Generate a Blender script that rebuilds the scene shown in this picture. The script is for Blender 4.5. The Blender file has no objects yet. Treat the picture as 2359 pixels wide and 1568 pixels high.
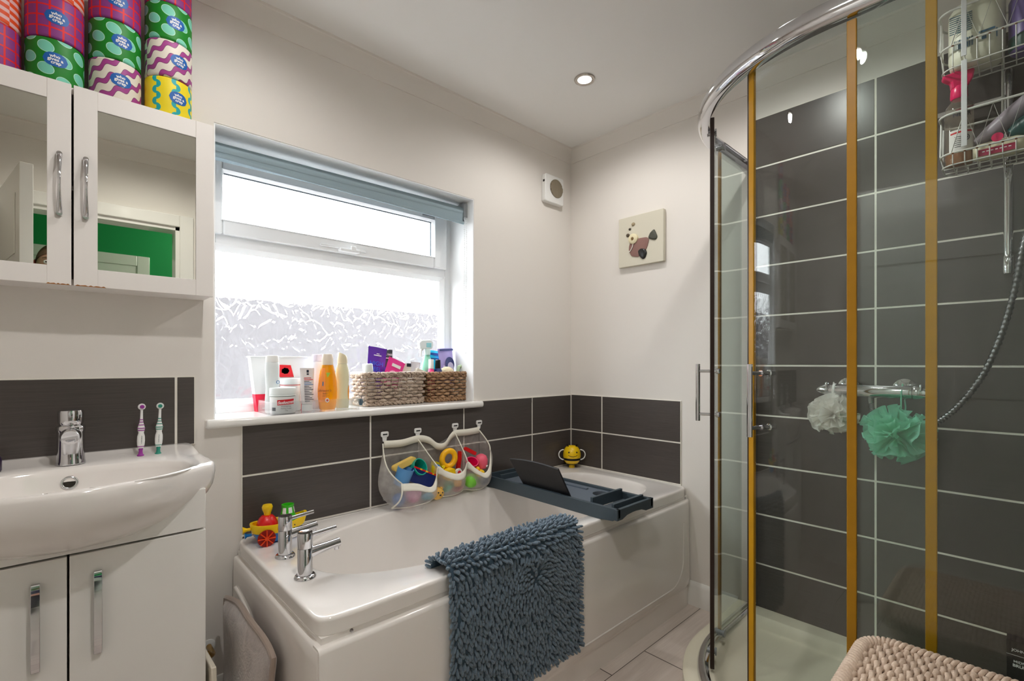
import bpy, bmesh, math, random
from math import sin, cos, pi, radians, sqrt, atan2, hypot, floor
from mathutils import Vector, Matrix
random.seed(7)
SC = bpy.context.scene
COL = SC.collection
MW = {}                                    # world matrix of every built object

# ------------------------------------------------------------------ mesh building
def frames(pts, closed=False):
    n = len(pts); T = []
    for i in range(n):
        a = pts[(i-1) % n] if (closed or i > 0) else pts[i]
        b = pts[(i+1) % n] if (closed or i < n-1) else pts[i]
        t = b - a
        T.append(t.normalized() if t.length > 1e-9 else Vector((0, 0, 1)))
    up = Vector((0, 0, 1)) if abs(T[0].z) < .9 else Vector((1, 0, 0))
    nrm = (up - T[0]*up.dot(T[0])).normalized(); out = []
    for t in T:
        nrm = nrm - t*nrm.dot(t)
        nrm = nrm.normalized() if nrm.length > 1e-6 else t.orthogonal().normalized()
        out.append((nrm.copy(), t.cross(nrm)))
    return out

class MB:
    """collects shapes; build() links them as one mesh object"""
    def __init__(s): s.v = []; s.f = []; s.m = []
    def add(s, vs, fs, mi=0, T=None):
        o = len(s.v)
        s.v += [tuple(T @ Vector(v)) if T else tuple(v) for v in vs]
        s.f += [tuple(i+o for i in f) for f in fs]; s.m += [mi]*len(fs); return s
    def box(s, a, b, mi=0, T=None):
        x0, y0, z0 = [min(p, q) for p, q in zip(a, b)]; x1, y1, z1 = [max(p, q) for p, q in zip(a, b)]
        v = [(x0,y0,z0),(x1,y0,z0),(x1,y1,z0),(x0,y1,z0),(x0,y0,z1),(x1,y0,z1),(x1,y1,z1),(x0,y1,z1)]
        return s.add(v, [(3,2,1,0),(4,5,6,7),(0,1,5,4),(1,2,6,5),(2,3,7,6),(3,0,4,7)], mi, T)
    def tube(s, pts, r, n=8, closed=False, mi=0, T=None, caps=True, flat=1.0):
        pts = [Vector(p) for p in pts]; fr = frames(pts, closed); vs = []; fs = []; m = len(pts)
        for i, p in enumerate(pts):
            rr = r[i] if isinstance(r, (list, tuple)) else r
            a, b = fr[i]
            for k in range(n):
                t = 2*pi*k/n; vs.append(p + a*(cos(t)*rr) + b*(sin(t)*rr*flat))
        for i in range(m if closed else m-1):
            j = (i+1) % m
            for k in range(n):
                l = (k+1) % n; fs.append((i*n+k, i*n+l, j*n+l, j*n+k))
        if caps and not closed:
            fs.append(tuple(range(n-1, -1, -1))); fs.append(tuple((m-1)*n+k for k in range(n)))
        return s.add(vs, fs, mi, T)
    def cyl(s, p0, p1, r0, r1=None, n=24, mi=0, T=None, caps=True):
        return s.tube([p0, p1], [r0, r0 if r1 is None else r1], n, False, mi, T, caps)
    def lathe(s, prof, c=(0,0,0), n=32, sx=1, sy=1, mi=0, T=None, power=2.0):
        vs = []; fs = []; m = len(prof)
        def sp(x): return math.copysign(abs(x)**(2.0/power), x)
        for r, z in prof:
            for k in range(n):
                t = 2*pi*k/n; vs.append((c[0]+sp(cos(t))*r*sx, c[1]+sp(sin(t))*r*sy, c[2]+z))
        for i in range(m-1):
            for k in range(n):
                l = (k+1) % n; fs.append((i*n+k, i*n+l, (i+1)*n+l, (i+1)*n+k))
        if prof[0][0] > 1e-5: fs.append(tuple(range(n-1, -1, -1)))
        if prof[-1][0] > 1e-5: fs.append(tuple((m-1)*n+k for k in range(n)))
        return s.add(vs, fs, mi, T)
    def sphere(s, c, r, n=20, mi=0, T=None, h=None):
        r = (r, r, r) if not isinstance(r, (tuple, list)) else r
        m = n//2; vs = []; fs = []
        for i in range(m+1):
            a = pi*i/m
            for k in range(n):
                t = 2*pi*k/n
                vs.append((c[0]+r[0]*sin(a)*cos(t), c[1]+r[1]*sin(a)*sin(t), c[2]+r[2]*cos(a)))
        for i in range(m):
            for k in range(n):
                l = (k+1) % n; fs.append((i*n+k, (i+1)*n+k, (i+1)*n+l, i*n+l))
        return s.add(vs, fs, mi, T)
    def ring(s, c, R, r, axis=(0,0,1), n=40, k=12, mi=0, T=None, sx=1, sy=1):
        q = Vector((0,0,1)).rotation_difference(Vector(axis)).to_matrix()
        pts = [Vector(c)+q @ Vector((R*cos(2*pi*i/n)*sx, R*sin(2*pi*i/n)*sy, 0)) for i in range(n)]
        return s.tube(pts, r, k, True, mi, T)
    def prism(s, poly, h0, h1, mi=0, T=None):
        n = len(poly); vs = [(p[0], p[1], h0) for p in poly]+[(p[0], p[1], h1) for p in poly]
        fs = [tuple(range(n-1, -1, -1)), tuple(range(n, 2*n))]
        fs += [(i, (i+1) % n, n+(i+1) % n, n+i) for i in range(n)]
        return s.add(vs, fs, mi, T)
    def grid(s, fn, nu, nv, mi=0, T=None, cu=False):
        vs = [fn(i/nu, j/nv) for j in range(nv+1) for i in range(nu if cu else nu+1)]; w = nu if cu else nu+1; fs = []
        for j in range(nv):
            for i in range(nu):
                k = (i+1) % w; fs.append((j*w+i, j*w+k, (j+1)*w+k, (j+1)*w+i))
        return s.add(vs, fs, mi, T)
    def loft(s, rings, mi=0, T=None, cap0=False, cap1=False):
        n = len(rings[0]); vs = [p for r in rings for p in r]; fs = []
        for i in range(len(rings)-1):
            for k in range(n):
                l = (k+1) % n; fs.append((i*n+k, i*n+l, (i+1)*n+l, (i+1)*n+k))
        if cap0: fs.append(tuple(range(n-1, -1, -1)))
        if cap1: fs.append(tuple((len(rings)-1)*n+k for k in range(n)))
        return s.add(vs, fs, mi, T)
    def build(s, name, mats, parent=None, smooth=True, angle=40, bevel=0, seg=2, solid=0, sub=0, fixn=True):
        me = bpy.data.meshes.new(name)
        P = MW.get(parent.name) if parent else None
        vs = [tuple(P.inverted() @ Vector(v)) for v in s.v] if P is not None else s.v
        me.from_pydata(vs, [], s.f)
        mats = mats if isinstance(mats, (list, tuple)) else [mats]
        for m in mats: me.materials.append(m)
        me.polygons.foreach_set('material_index', s.m)
        if fixn:
            bm = bmesh.new(); bm.from_mesh(me); bmesh.ops.recalc_face_normals(bm, faces=bm.faces); bm.to_mesh(me); bm.free()
        me.update()
        if smooth:
            me.polygons.foreach_set('use_smooth', [True]*len(me.polygons))
            if angle < 180: me.set_sharp_from_angle(angle=radians(angle))
        o = bpy.data.objects.new(name, me); COL.objects.link(o)
        if parent: o.parent = parent
        MW[o.name] = P.copy() if P is not None else Matrix()
        if bevel:
            b = o.modifiers.new('bevel', 'BEVEL'); b.width = bevel; b.segments = seg; b.limit_method = 'ANGLE'; b.angle_limit = radians(35); b.harden_normals = False
        if solid:
            b = o.modifiers.new('solid', 'SOLIDIFY'); b.thickness = solid; b.offset = 0
        if sub:
            b = o.modifiers.new('sub', 'SUBSURF'); b.levels = sub; b.render_levels = sub
        return o

def tag(o, label=None, cat=None, group=None, kind=None):
    if label: o['label'] = label
    if cat: o['category'] = cat
    if group: o['group'] = group
    if kind: o['kind'] = kind
    return o
def thing(name, label, cat, loc=(0,0,0), rz=0, group=None, rot=None):
    o = bpy.data.objects.new(name, None); COL.objects.link(o); o.empty_display_size = .05
    M = Matrix.Translation(loc) @ (rot.to_4x4() if rot is not None else Matrix.Rotation(rz, 4, 'Z'))
    o.matrix_world = M; MW[o.name] = M
    return tag(o, label, cat, group)
def place(o, M):
    o.matrix_world = M; return o
def dup(root, M, label=None, group=None):
    r = root.copy(); COL.objects.link(r); r.matrix_world = M
    if label: r['label'] = label
    if group: r['group'] = group
    for ch in list(root.children):
        c = ch.copy(); COL.objects.link(c); c.parent = r
        for g in list(ch.children):
            d = g.copy(); COL.objects.link(d); d.parent = c
    return r
def TR(loc, rx=0, ry=0, rz=0):
    return Matrix.Translation(loc) @ Matrix.Rotation(rz, 4, 'Z') @ Matrix.Rotation(ry, 4, 'Y') @ Matrix.Rotation(rx, 4, 'X')
def wallT(loc, rz=0, tilt=0):              # local x along the face, local y up, local z out of the face; rz=0 faces -y
    return Matrix.Translation(loc) @ Matrix.Rotation(rz, 4, 'Z') @ Matrix.Rotation(tilt, 4, 'X') @ Matrix.Rotation(pi/2, 4, 'X')

def text_vf(txt, size, spacing=1.0, line=1.0, bold=0.0, shear=0.0, depth=0.0):
    cu = bpy.data.curves.new('t', 'FONT'); cu.body = txt; cu.size = size; cu.align_x = 'CENTER'; cu.align_y = 'CENTER'
    cu.space_character = spacing; cu.space_line = line; cu.offset = bold; cu.shear = shear; cu.extrude = depth; cu.resolution_u = 3
    ob = bpy.data.objects.new('t', cu); COL.objects.link(ob)
    dg = bpy.context.evaluated_depsgraph_get(); dg.update()
    me = ob.evaluated_get(dg).to_mesh()
    v = [tuple(p.co) for p in me.vertices]; f = [tuple(p.vertices) for p in me.polygons]
    ob.evaluated_get(dg).to_mesh_clear()
    bpy.data.objects.remove(ob); bpy.data.curves.remove(cu)
    return v, f
def lettering(mb, txt, size, T, mi=0, bend=None, lift=.0006, **k):
    v, f = text_vf(txt, size, **k)
    if bend:
        v = [((bend+lift)*sin(x/bend), y, (bend+lift)*cos(x/bend)-bend) for x, y, z in v]
    else:
        v = [(x, y, lift) for x, y, z in v]
    return mb.add(v, f, mi, T)
def rrect(w, h, r, n=5):
    out = []
    for cx, cy, a0 in ((w/2-r, h/2-r, 0), (-w/2+r, h/2-r, 90), (-w/2+r, -h/2+r, 180), (w/2-r, -h/2+r, 270)):
        for i in range(n+1):
            a = radians(a0+90*i/n); out.append((cx+r*cos(a), cy+r*sin(a)))
    return out
def sell(cx, cy, a, b, p, n, z):           # superellipse ring
    out = []
    for i in range(n):
        t = 2*pi*i/n; c, s_ = cos(t), sin(t)
        out.append((cx+a*math.copysign(abs(c)**(2/p), c), cy+b*math.copysign(abs(s_)**(2/p), s_), z))
    return out
def arc(c, r, a0, a1, n, z):
    return [(c[0]+r*cos(radians(a0+(a1-a0)*i/n)), c[1]+r*sin(radians(a0+(a1-a0)*i/n)), z) for i in range(n+1)]

# ------------------------------------------------------------------ materials
def L(r, g, b):
    f = lambda c: (c/255)/12.92 if c/255 <= .04045 else ((c/255+.055)/1.055)**2.4
    return (f(r), f(g), f(b), 1)
class Sk:                                   # a node socket one can calculate with
    def __init__(s, nt, o): s.nt, s.o = nt, o
    def op(s, kind, b=None, c=None):
        n = s.nt.nodes.new('ShaderNodeMath'); n.operation = kind; s.nt.links.new(s.o, n.inputs[0])
        for i, x in ((1, b), (2, c)):
            if x is None: continue
            if isinstance(x, Sk): s.nt.links.new(x.o, n.inputs[i])
            else: n.inputs[i].default_value = x
        return Sk(s.nt, n.outputs[0])
    def __add__(s, b): return s.op('ADD', b)
    def __sub__(s, b): return s.op('SUBTRACT', b)
    def __mul__(s, b): return s.op('MULTIPLY', b)
    def __truediv__(s, b): return s.op('DIVIDE', b)
    def lt(s, b): return s.op('LESS_THAN', b)
    def gt(s, b): return s.op('GREATER_THAN', b)
    def fr(s): return s.op('FRACT')
    def fl(s): return s.op('FLOOR')
    def sin(s): return s.op('SINE')
    def ab(s): return s.op('ABSOLUTE')
    def mx(s, b): return s.op('MAXIMUM', b)
    def mn(s, b): return s.op('MINIMUM', b)
    def mod2(s): return (s/2.0).fr()*2.0
def new_mat(name):
    m = bpy.data.materials.new(name); m.use_nodes = True; nt = m.node_tree
    return m, nt, nt.nodes['Principled BSDF']
def coords(nt, kind='Object'):
    tc = nt.nodes.new('ShaderNodeTexCoord'); sp = nt.nodes.new('ShaderNodeSeparateXYZ')
    nt.links.new(tc.outputs[kind], sp.inputs[0])
    return tc.outputs[kind], Sk(nt, sp.outputs[0]), Sk(nt, sp.outputs[1]), Sk(nt, sp.outputs[2])
def noise(nt, vec, scale, detail=3, stretch=None, rough=.5, dist=0):
    if stretch:
        mp = nt.nodes.new('ShaderNodeMapping'); mp.inputs['Scale'].default_value = stretch; nt.links.new(vec, mp.inputs[0]); vec = mp.outputs[0]
    n = nt.nodes.new('ShaderNodeTexNoise'); n.inputs['Scale'].default_value = scale; n.inputs['Detail'].default_value = detail
    n.inputs['Roughness'].default_value = rough; n.inputs['Distortion'].default_value = dist
    nt.links.new(vec, n.inputs['Vector']); return Sk(nt, n.outputs[0])
def mixc(nt, fac, a, b):
    n = nt.nodes.new('ShaderNodeMix'); n.data_type = 'RGBA'
    nt.links.new(fac.o, n.inputs[0])
    for i, x in ((6, a), (7, b)):
        if hasattr(x, 'is_linked') or isinstance(x, bpy.types.NodeSocket): nt.links.new(x, n.inputs[i])
        else: n.inputs[i].default_value = x
    return n.outputs[2]
def bump(nt, p, h, dist=.001, strength=1.0):
    b = nt.nodes.new('ShaderNodeBump'); b.inputs['Distance'].default_value = dist; b.inputs['Strength'].default_value = strength
    nt.links.new(h.o, b.inputs['Height']); nt.links.new(b.outputs[0], p.inputs['Normal']); return b
_mc = {}
def mat(name, col, rough=.5, metal=0, coat=0, trans=0, alpha=1, emit=0, var=0, vscale=60, bmp=0, bscale=200, sheen=0, spec=.5, ior=1.45, sss=0):
    if name in _mc: return _mc[name]
    m, nt, p = new_mat(name); _mc[name] = m
    c = col if len(col) == 4 else L(*col)
    p.inputs['Base Color'].default_value = c; p.inputs['Roughness'].default_value = rough; p.inputs['Metallic'].default_value = metal
    p.inputs['Coat Weight'].default_value = coat; p.inputs['Coat Roughness'].default_value = .08
    p.inputs['Transmission Weight'].default_value = trans; p.inputs['Alpha'].default_value = alpha
    p.inputs['Specular IOR Level'].default_value = spec; p.inputs['IOR'].default_value = ior
    p.inputs['Sheen Weight'].default_value = sheen
    p.inputs['Subsurface Weight'].default_value = sss; p.inputs['Subsurface Radius'].default_value = (.01, .006, .004)
    if emit: p.inputs['Emission Color'].default_value = c; p.inputs['Emission Strength'].default_value = emit
    vec = None
    if var or bmp: vec = coords(nt)[0]
    if var:
        n = noise(nt, vec, vscale, 4); d = tuple(x*(1-var) for x in c[:3])+(1,); u = tuple(min(1, x*(1+var*.6)) for x in c[:3])+(1,)
        nt.links.new(mixc(nt, n, d, u), p.inputs['Base Color'])
    if bmp: bump(nt, p, noise(nt, vec, bscale, 3), .002, bmp)
    return m
def thin_glass(name, tint, refl=.9, rough=0.0, body=0.0, bodycol=(1,1,1,1)):
    m, nt, p = new_mat(name); nt.nodes.remove(p); out = nt.nodes['Material Output']
    tr = nt.nodes.new('ShaderNodeBsdfTransparent'); tr.inputs[0].default_value = tint
    gl = nt.nodes.new('ShaderNodeBsdfGlossy'); gl.inputs['Color'].default_value = (refl,)*3+(1,); gl.inputs['Roughness'].default_value = rough
    fr = nt.nodes.new('ShaderNodeFresnel'); ge = nt.nodes.new('ShaderNodeNewGeometry'); io = Sk(nt, ge.outputs['Backfacing'])*(-.8333)+1.5; nt.links.new(io.o, fr.inputs['IOR'])
    mx = nt.nodes.new('ShaderNodeMixShader'); nt.links.new(fr.outputs[0], mx.inputs[0])
    a = tr.outputs[0]
    if body:
        df = nt.nodes.new('ShaderNodeBsdfDiffuse'); df.inputs[0].default_value = bodycol
        m2 = nt.nodes.new('ShaderNodeMixShader'); m2.inputs[0].default_value = body
        nt.links.new(a, m2.inputs[1]); nt.links.new(df.outputs[0], m2.inputs[2]); a = m2.outputs[0]
    nt.links.new(a, mx.inputs[1]); nt.links.new(gl.outputs[0], mx.inputs[2]); nt.links.new(mx.outputs[0], out.inputs[0])
    return m
WALL = mat('wall paint', (230,225,219), .65, bmp=.05, bscale=300)
CEIL = mat('ceiling paint', (238,237,235), .7)
WHITE_GLOSS = mat('white gloss board', (236,234,230), .22, coat=.3)
CAB = mat('painted cabinet board', (234,229,225), .4)
UPVC = mat('window plastic', (236,238,240), .25, coat=.2)
ACRYL = mat('bath acrylic', (238,233,228), .12, coat=.6)
CERAM = mat('glazed ceramic', (238,233,229), .08, coat=.8)
TRAYM = mat('shower tray resin', (232,226,204), .25, coat=.3)
CHROME = mat('chrome', (215,215,218), .06, 1)
STEEL = mat('brushed steel', (165,165,168), .25, 1)
DARK = mat('dark gap', (25,23,22), .7)
BLACKP = mat('black plastic', (20,20,22), .35)
WHITEP = mat('white plastic', (238,238,236), .35)
GREYP = mat('grey plastic', (150,155,158), .4)
GROUT = mat('white grout', (242,238,228), .8, var=.12, vscale=9)
MIRROR = mat('mirror silver', (215,215,205), .0, 1)
YEL = mat('yellow plastic', (250,206,10), .3, coat=.3)
RED = mat('red plastic', (220,18,20), .3, coat=.3)
BLUE = mat('blue plastic', (10,120,200), .3, coat=.3)
GREEN = mat('green plastic', (60,190,30), .3, coat=.3)
ORANGE = mat('orange plastic', (235,70,15), .35)
TEAL = mat('teal plastic', (10,165,145), .3, coat=.2)
NAVY = mat('navy plastic', (15,40,110), .35)
PINK = mat('pink plastic', (238,60,130), .35)
MAGENTA = mat('magenta plastic', (225,15,95), .3)
SKYB = mat('pale blue plastic', (90,150,205), .4)
INK = mat('dark ink', (40,45,60), .6)
REDINK = mat('red ink', (205,20,35), .5)
GLASS = thin_glass('shower glass', (.935,.968,.952,1))
CLEAR = thin_glass('clear plastic', (.97,.98,.985,1), .9, .05, .05)
def tile_mat():
    m, nt, p = new_mat('charcoal streaked tile'); vec, x, y, z = coords(nt)
    n = noise(nt, vec, 1.0, 6, (6, 6, 260), .7); n2 = noise(nt, vec, 3.0, 2)
    c = mixc(nt, n, L(56,51,49), L(94,87,83)); c2 = mixc(nt, (n2-.5)*.35, c, L(60,54,54))
    nt.links.new(c2, p.inputs['Base Color']); p.inputs['Roughness'].default_value = .30; p.inputs['Specular IOR Level'].default_value = .42
    bump(nt, p, n, .0006, .25); return m
TILE = tile_mat()
def floor_mat():
    m, nt, p = new_mat('pale wood plank floor'); vec, x, y, z = coords(nt)
    row = ((y+.785)/.195); rid = row.fl(); off = ((rid+1.0)*.18).fr()*1.2
    u = (x+.492+off)/1.2; cid = u.fl()
    gx = ((row.fr()-.5).ab()).gt(.5-.007); gy = ((u.fr()-.5).ab()).gt(.5-.0017)
    gap = gx.mx(gy)
    n = noise(nt, vec, 1.0, 6, (5, 90, 1), .65, .6); k = ((rid*12.9898+cid*78.233).sin()*43758.5).fr()
    c = mixc(nt, n, L(196,182,172), L(232,221,213)); c = mixc(nt, k*.45, c, L(178,165,156)); c = mixc(nt, gap, c, L(70,58,50))
    nt.links.new(c, p.inputs['Base Color']); p.inputs['Roughness'].default_value = .38; return m
FLOOR = floor_mat()
# ================================================================== THE ROOM
ZC = 2.362; XL = -2.66; YF = -1.955
def S(o, kind='structure'): o['kind'] = kind; return o
S(MB().box((XL-.1, YF-1.6, -.05), (.1, .3, 0)).build('floor', FLOOR, smooth=False))
S(MB().box((XL-.1, YF-.12, ZC), (.1, .3, ZC+.05)).build('ceiling', CEIL, smooth=False))
HX0, HX1, HZ0, HZ1 = -1.80, -.719, .92, 1.916
b = MB()
b.box((XL-.1, 0, 0), (HX0, .27, ZC)).box((HX1, 0, 0), (.1, .27, ZC)).box((HX0, 0, 0), (HX1, .27, HZ0)).box((HX0, 0, HZ1), (HX1, .27, ZC))
wall_back = S(b.build('wall_back', WALL, smooth=False))
S(MB().box((0, YF-.12, 0), (.1, 0, ZC)).build('wall_right', WALL, smooth=False))
S(MB().box((XL-.1, YF-.12, 0), (XL, 0, ZC)).build('wall_left', WALL, smooth=False))
DX0, DX1, DZ = -2.42, -1.646, 1.948
b = MB().box((XL, YF-.12, 0), (DX0, YF, ZC)).box((DX1, YF-.12, 0), (0, YF, ZC)).box((DX0, YF-.12, DZ), (DX1, YF, ZC))
S(b.build('wall_front', WALL, smooth=False))
# coving, mitred round the room
prof = [(0, 2.285), (.004, 2.286), (.008, 2.31), (.016, 2.338), (.026, 2.352), (.031, 2.355), (.033, 2.362)]
rings = [[(XL+d, YF+d, z), (0-d, YF+d, z), (0-d, 0-d, z), (XL+d, 0-d, z)] for d, z in prof]
S(MB().loft(rings).build('trim_1', WALL, angle=20))
# skirting board on the end wall
sk = [(0, 0), (-.016, 0), (-.016, .075), (-.0135, .083), (-.0135, .088), (-.010, .10), (-.004, .108), (0, .109)]
b = MB().loft([[(x, -.715, z) for x, z in sk], [(x, -.95, z) for x, z in sk]], cap0=True, cap1=True)
S(b.build('baseboard_right', WHITE_GLOSS, angle=30))
b = MB().loft([[(x, y, z) for y, z in [(0, 0), (-.016, 0), (-.016, .09), (-.006, .108), (0, .109)]] for x in (-1.884, -1.75)], cap0=True, cap1=True)
S(b.build('baseboard_back', WHITE_GLOSS, angle=30))

# ---- tiling
def tiling(name, axis, hs, zs, proud, g=.0034):
    m = MB(); s = 1
    def put(h0, h1, z0, z1, d0, d1, mi):
        if axis == 'y': m.box((h0, -d1, z0), (h1, -d0, z1), mi)          # on the window wall, facing -y
        elif axis == 'x': m.box((-d1, h0, z0), (-d0, h1, z1), mi)        # on the end wall, facing -x
        else: m.box((h0, YF+d0, z0), (h1, YF+d1, z1), mi)                # on the door wall, facing +y
    put(hs[0], hs[-1], zs[0], zs[-1], 0, proud-.0015, 0)
    for i in range(len(hs)-1):
        for j in range(len(zs)-1):
            put(hs[i]+g, hs[i+1]-g, zs[j]+g, zs[j+1]-g, proud-.0025, proud, 1)
    return S(m.build(name, [GROUT, TILE], smooth=False, bevel=.0008, seg=1))
tiling('trim_2', 'y', [-1.721, -1.255, -.784, -.327, -.0075], [.515, .5485, .7485], .007)
o3 = tiling('trim_3', 'y', [-1.721, -1.255, -.784, -.327, -.0075], [.7485, .9229], .007)
m = MB().box((-.687, -.0055, .9195), (-.0075, 0, .948), 0)
for h0, h1 in ((-.687, -.3304), (-.3236, -.0109)): m.box((h0, -.007, .9193), (h1, -.0045, .9446), 1)
m.build('tile_strip', [GROUT, TILE], o3, smooth=False)
tiling('trim_4', 'x', [-.685, -.225, -.0075], [.515, .5485, .7485, .950], .007)
tiling('trim_5', 'y', [-2.640, -2.369, -1.903, -1.852], [.872, 1.089], .007)
zs = [2.166-.2093*k for k in range(10)][::-1]; zs = [.075]+zs
tiling('trim_6', 'x', [YF+.008, -1.904, -1.436, -1.02], zs, .007)
tiling('trim_7', 'f', [-.94, -.47, -.0075], zs, .007)
# crayon scribble on the wall beside the vanity
m = MB(); random.seed(3)
for k in range(9):
    x = -1.862+k*.0022; pts = [(x+random.uniform(-.002, .002)+.0012*j, -.0006, .662-.006*j+random.uniform(-.002, .002)) for j in range(4)]
    m.tube(pts, .0005, 4)
m.build('crayon_scribble', mat('blue crayon', (95,110,140), .8), wall_back)

# ---- window
window_1 = thing('window_1', None, None, (-1.26, .22, .948)); S(window_1)
Y0 = .187
def bars(x0, x1, z0, z1, ix0, ix1, iz0, iz1, y0, y1):
    m = MB(); m.box((x0, y0, z0), (ix0, y1, z1)).box((ix1, y0, z0), (x1, y1, z1)).box((ix0, y0, z0), (ix1, y1, iz0)).box((ix0, y0, iz1), (ix1, y1, z1)); return m
fr = bars(HX0, HX1, .944, HZ1, -1.757, -.757, .972, 1.866, Y0, .257)
fr.box((-1.757, Y0, 1.562), (-.757, .257, 1.602))
# glazing bead round the lower pane, chamfered
def bead(x0, x1, z0, z1, w, yb, yf):
    m = MB(); r = lambda d, y: [(x0+d, y, z0+d), (x1-d, y, z0+d), (x1-d, y, z1-d), (x0+d, y, z1-d)]
    return m.loft([r(0, yb), r(0, yf), r(w*.3, yf-.002), r(w, yb-.0), r(w, yb+.01)])
frame = fr.build('frame', UPVC, window_1, smooth=False, bevel=.004)
bead(-1.786, -.757, .970, 1.565, .027, .197, .185).build('glazing_bead', UPVC, frame, smooth=False)
sash = bars(-1.778, -.757, 1.596, 1.872, -1.738, -.832, 1.650, 1.826, .168, .215).build('sash', UPVC, window_1, smooth=False, bevel=.007, seg=3)
bead(-1.744, -.827, 1.644, 1.832, .010, .178, .166).build('glazing_bead', UPVC, sash, smooth=False)
m = MB(); m.box((-1.390, .160, 1.612), (-1.19, .170, 1.622)); m.box((-1.315, .142, 1.600), (-1.228, .170, 1.612)); m.box((-1.268, .139, 1.604), (-1.245, .150, 1.626))
m.build('handle', UPVC, sash, bevel=.003)
m = MB(); m.box((-.900, .160, 1.838), (-.835, .169, 1.848)); m.build('vent_catch', GREYP, sash, bevel=.001)
def pane_mat():
    mt, nt, p = new_mat('obscured leaf glass'); nt.nodes.remove(p); out = nt.nodes['Material Output']
    vec, x, y, z = coords(nt)
    w = nt.nodes.new('ShaderNodeTexNoise'); w.inputs['Scale'].default_value = 9; w.inputs['Detail'].default_value = 2; nt.links.new(vec, w.inputs['Vector'])
    va = nt.nodes.new('ShaderNodeVectorMath'); va.operation = 'MULTIPLY_ADD'; nt.links.new(w.outputs[1], va.inputs[0]); va.inputs[1].default_value = (.10, .10, .10); nt.links.new(vec, va.inputs[2])
    mp = nt.nodes.new('ShaderNodeMapping'); mp.inputs['Scale'].default_value = (1.25, .02, .62); nt.links.new(va.outputs[0], mp.inputs[0])
    def vor(feat, sc):
        v = nt.nodes.new('ShaderNodeTexVoronoi'); v.feature = feat; v.inputs['Scale'].default_value = sc; nt.links.new(mp.outputs[0], v.inputs['Vector']); return Sk(nt, v.outputs[0])
    e1 = vor('DISTANCE_TO_EDGE', 10).mn(.16); e2 = vor('DISTANCE_TO_EDGE', 27).mn(.10)
    h = e1*2.6 + e2*2.0 + noise(nt, vec, 14, 2)*.4
    bp = nt.nodes.new('ShaderNodeBump'); bp.inputs['Distance'].default_value = .0155; bp.inputs['Strength'].default_value = 1; nt.links.new(h.o, bp.inputs['Height'])
    rf = nt.nodes.new('ShaderNodeBsdfRefraction'); rf.inputs['IOR'].default_value = 1.4; rf.inputs['Roughness'].default_value = .16; rf.inputs[0].default_value = (1, 1, 1, 1); nt.links.new(bp.outputs[0], rf.inputs['Normal'])
    tr = nt.nodes.new('ShaderNodeBsdfTransparent'); tr.inputs[0].default_value = (1, 1, 1, 1)
    m1 = nt.nodes.new('ShaderNodeMixShader'); m1.inputs[0].default_value = .22
    nt.links.new(rf.outputs[0], m1.inputs[1]); nt.links.new(tr.outputs[0], m1.inputs[2])
    gl = nt.nodes.new('ShaderNodeBsdfGlossy'); gl.inputs['Roughness'].default_value = .05; nt.links.new(bp.outputs[0], gl.inputs['Normal'])
    m2 = nt.nodes.new('ShaderNodeMixShader'); m2.inputs[0].default_value = .05; nt.links.new(m1.outputs[0], m2.inputs[1]); nt.links.new(gl.outputs[0], m2.inputs[2])
    tl = nt.nodes.new('ShaderNodeBsdfTranslucent'); tl.inputs[0].default_value = (1, 1, 1, 1)
    m3 = nt.nodes.new('ShaderNodeMixShader'); m3.inputs[0].default_value = .02; nt.links.new(m2.outputs[0], m3.inputs[1]); nt.links.new(tl.outputs[0], m3.inputs[2])
    nt.links.new(m3.outputs[0], out.inputs[0]); return mt
PANE = pane_mat()
MB().grid(lambda u, v: (-1.79+u*1.035, .2105, .965+v*.605), 1, 1).build('glass_pane', PANE, window_1, smooth=False)
MB().grid(lambda u, v: (-1.745+u*.92, .205, 1.643+v*.19), 1, 1).build('glass_pane', PANE, window_1, smooth=False)
# dark gasket lines round the panes
gk = bars(-1.765, -.776, .992, 1.546, -1.762, -.7835, .9955, 1.5425, .199, .207)
gk.build('gasket', mat('rubber gasket', (45,60,68), .7), window_1, smooth=False)
gk = bars(-1.738, -.835, 1.651, 1.8245, -1.7355, -.8375, 1.653, 1.8205, .188, .200)
gk.build('gasket', mat('rubber gasket', (45,60,68), .7), window_1, smooth=False)
REVEAL_DAYLIGHT = mat('daylit reveal white', (244,246,247), .45)  # added boards, whiter than the wall to paint daylight onto the reveals
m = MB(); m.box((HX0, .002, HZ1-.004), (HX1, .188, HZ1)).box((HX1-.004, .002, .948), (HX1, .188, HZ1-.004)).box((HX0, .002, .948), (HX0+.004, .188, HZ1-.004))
m.build('reveal_daylight_boards', REVEAL_DAYLIGHT, window_1, smooth=False)
# sill board
pr = [(.187, .920), (-.030, .920), (-.036, .924), (-.038, .934), (-.036, .944), (-.030, .948), (.187, .948)]
m = MB().loft([[(x, y, z) for y, z in pr] for x in (-1.826, -.688)], cap0=True, cap1=True)
S(m.build('windowsill', WHITE_GLOSS, angle=30, bevel=.004))
# outside: the neighbour's rendered wall and the ground
S(MB().box((-8, 2.6, -1), (6, 2.8, 1.66)).build('wall_outside', mat('grey render', (66,64,66), .9, var=.25, vscale=1.2), smooth=False))
S(MB().box((-12, .3, -1.05), (8, 12, -1)).build('ground_outside', mat('pale bounce ground', (226,224,220), .9), smooth=False))  # unseen ground, coloured pale to bounce skylight onto the soffit and ceiling

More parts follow.
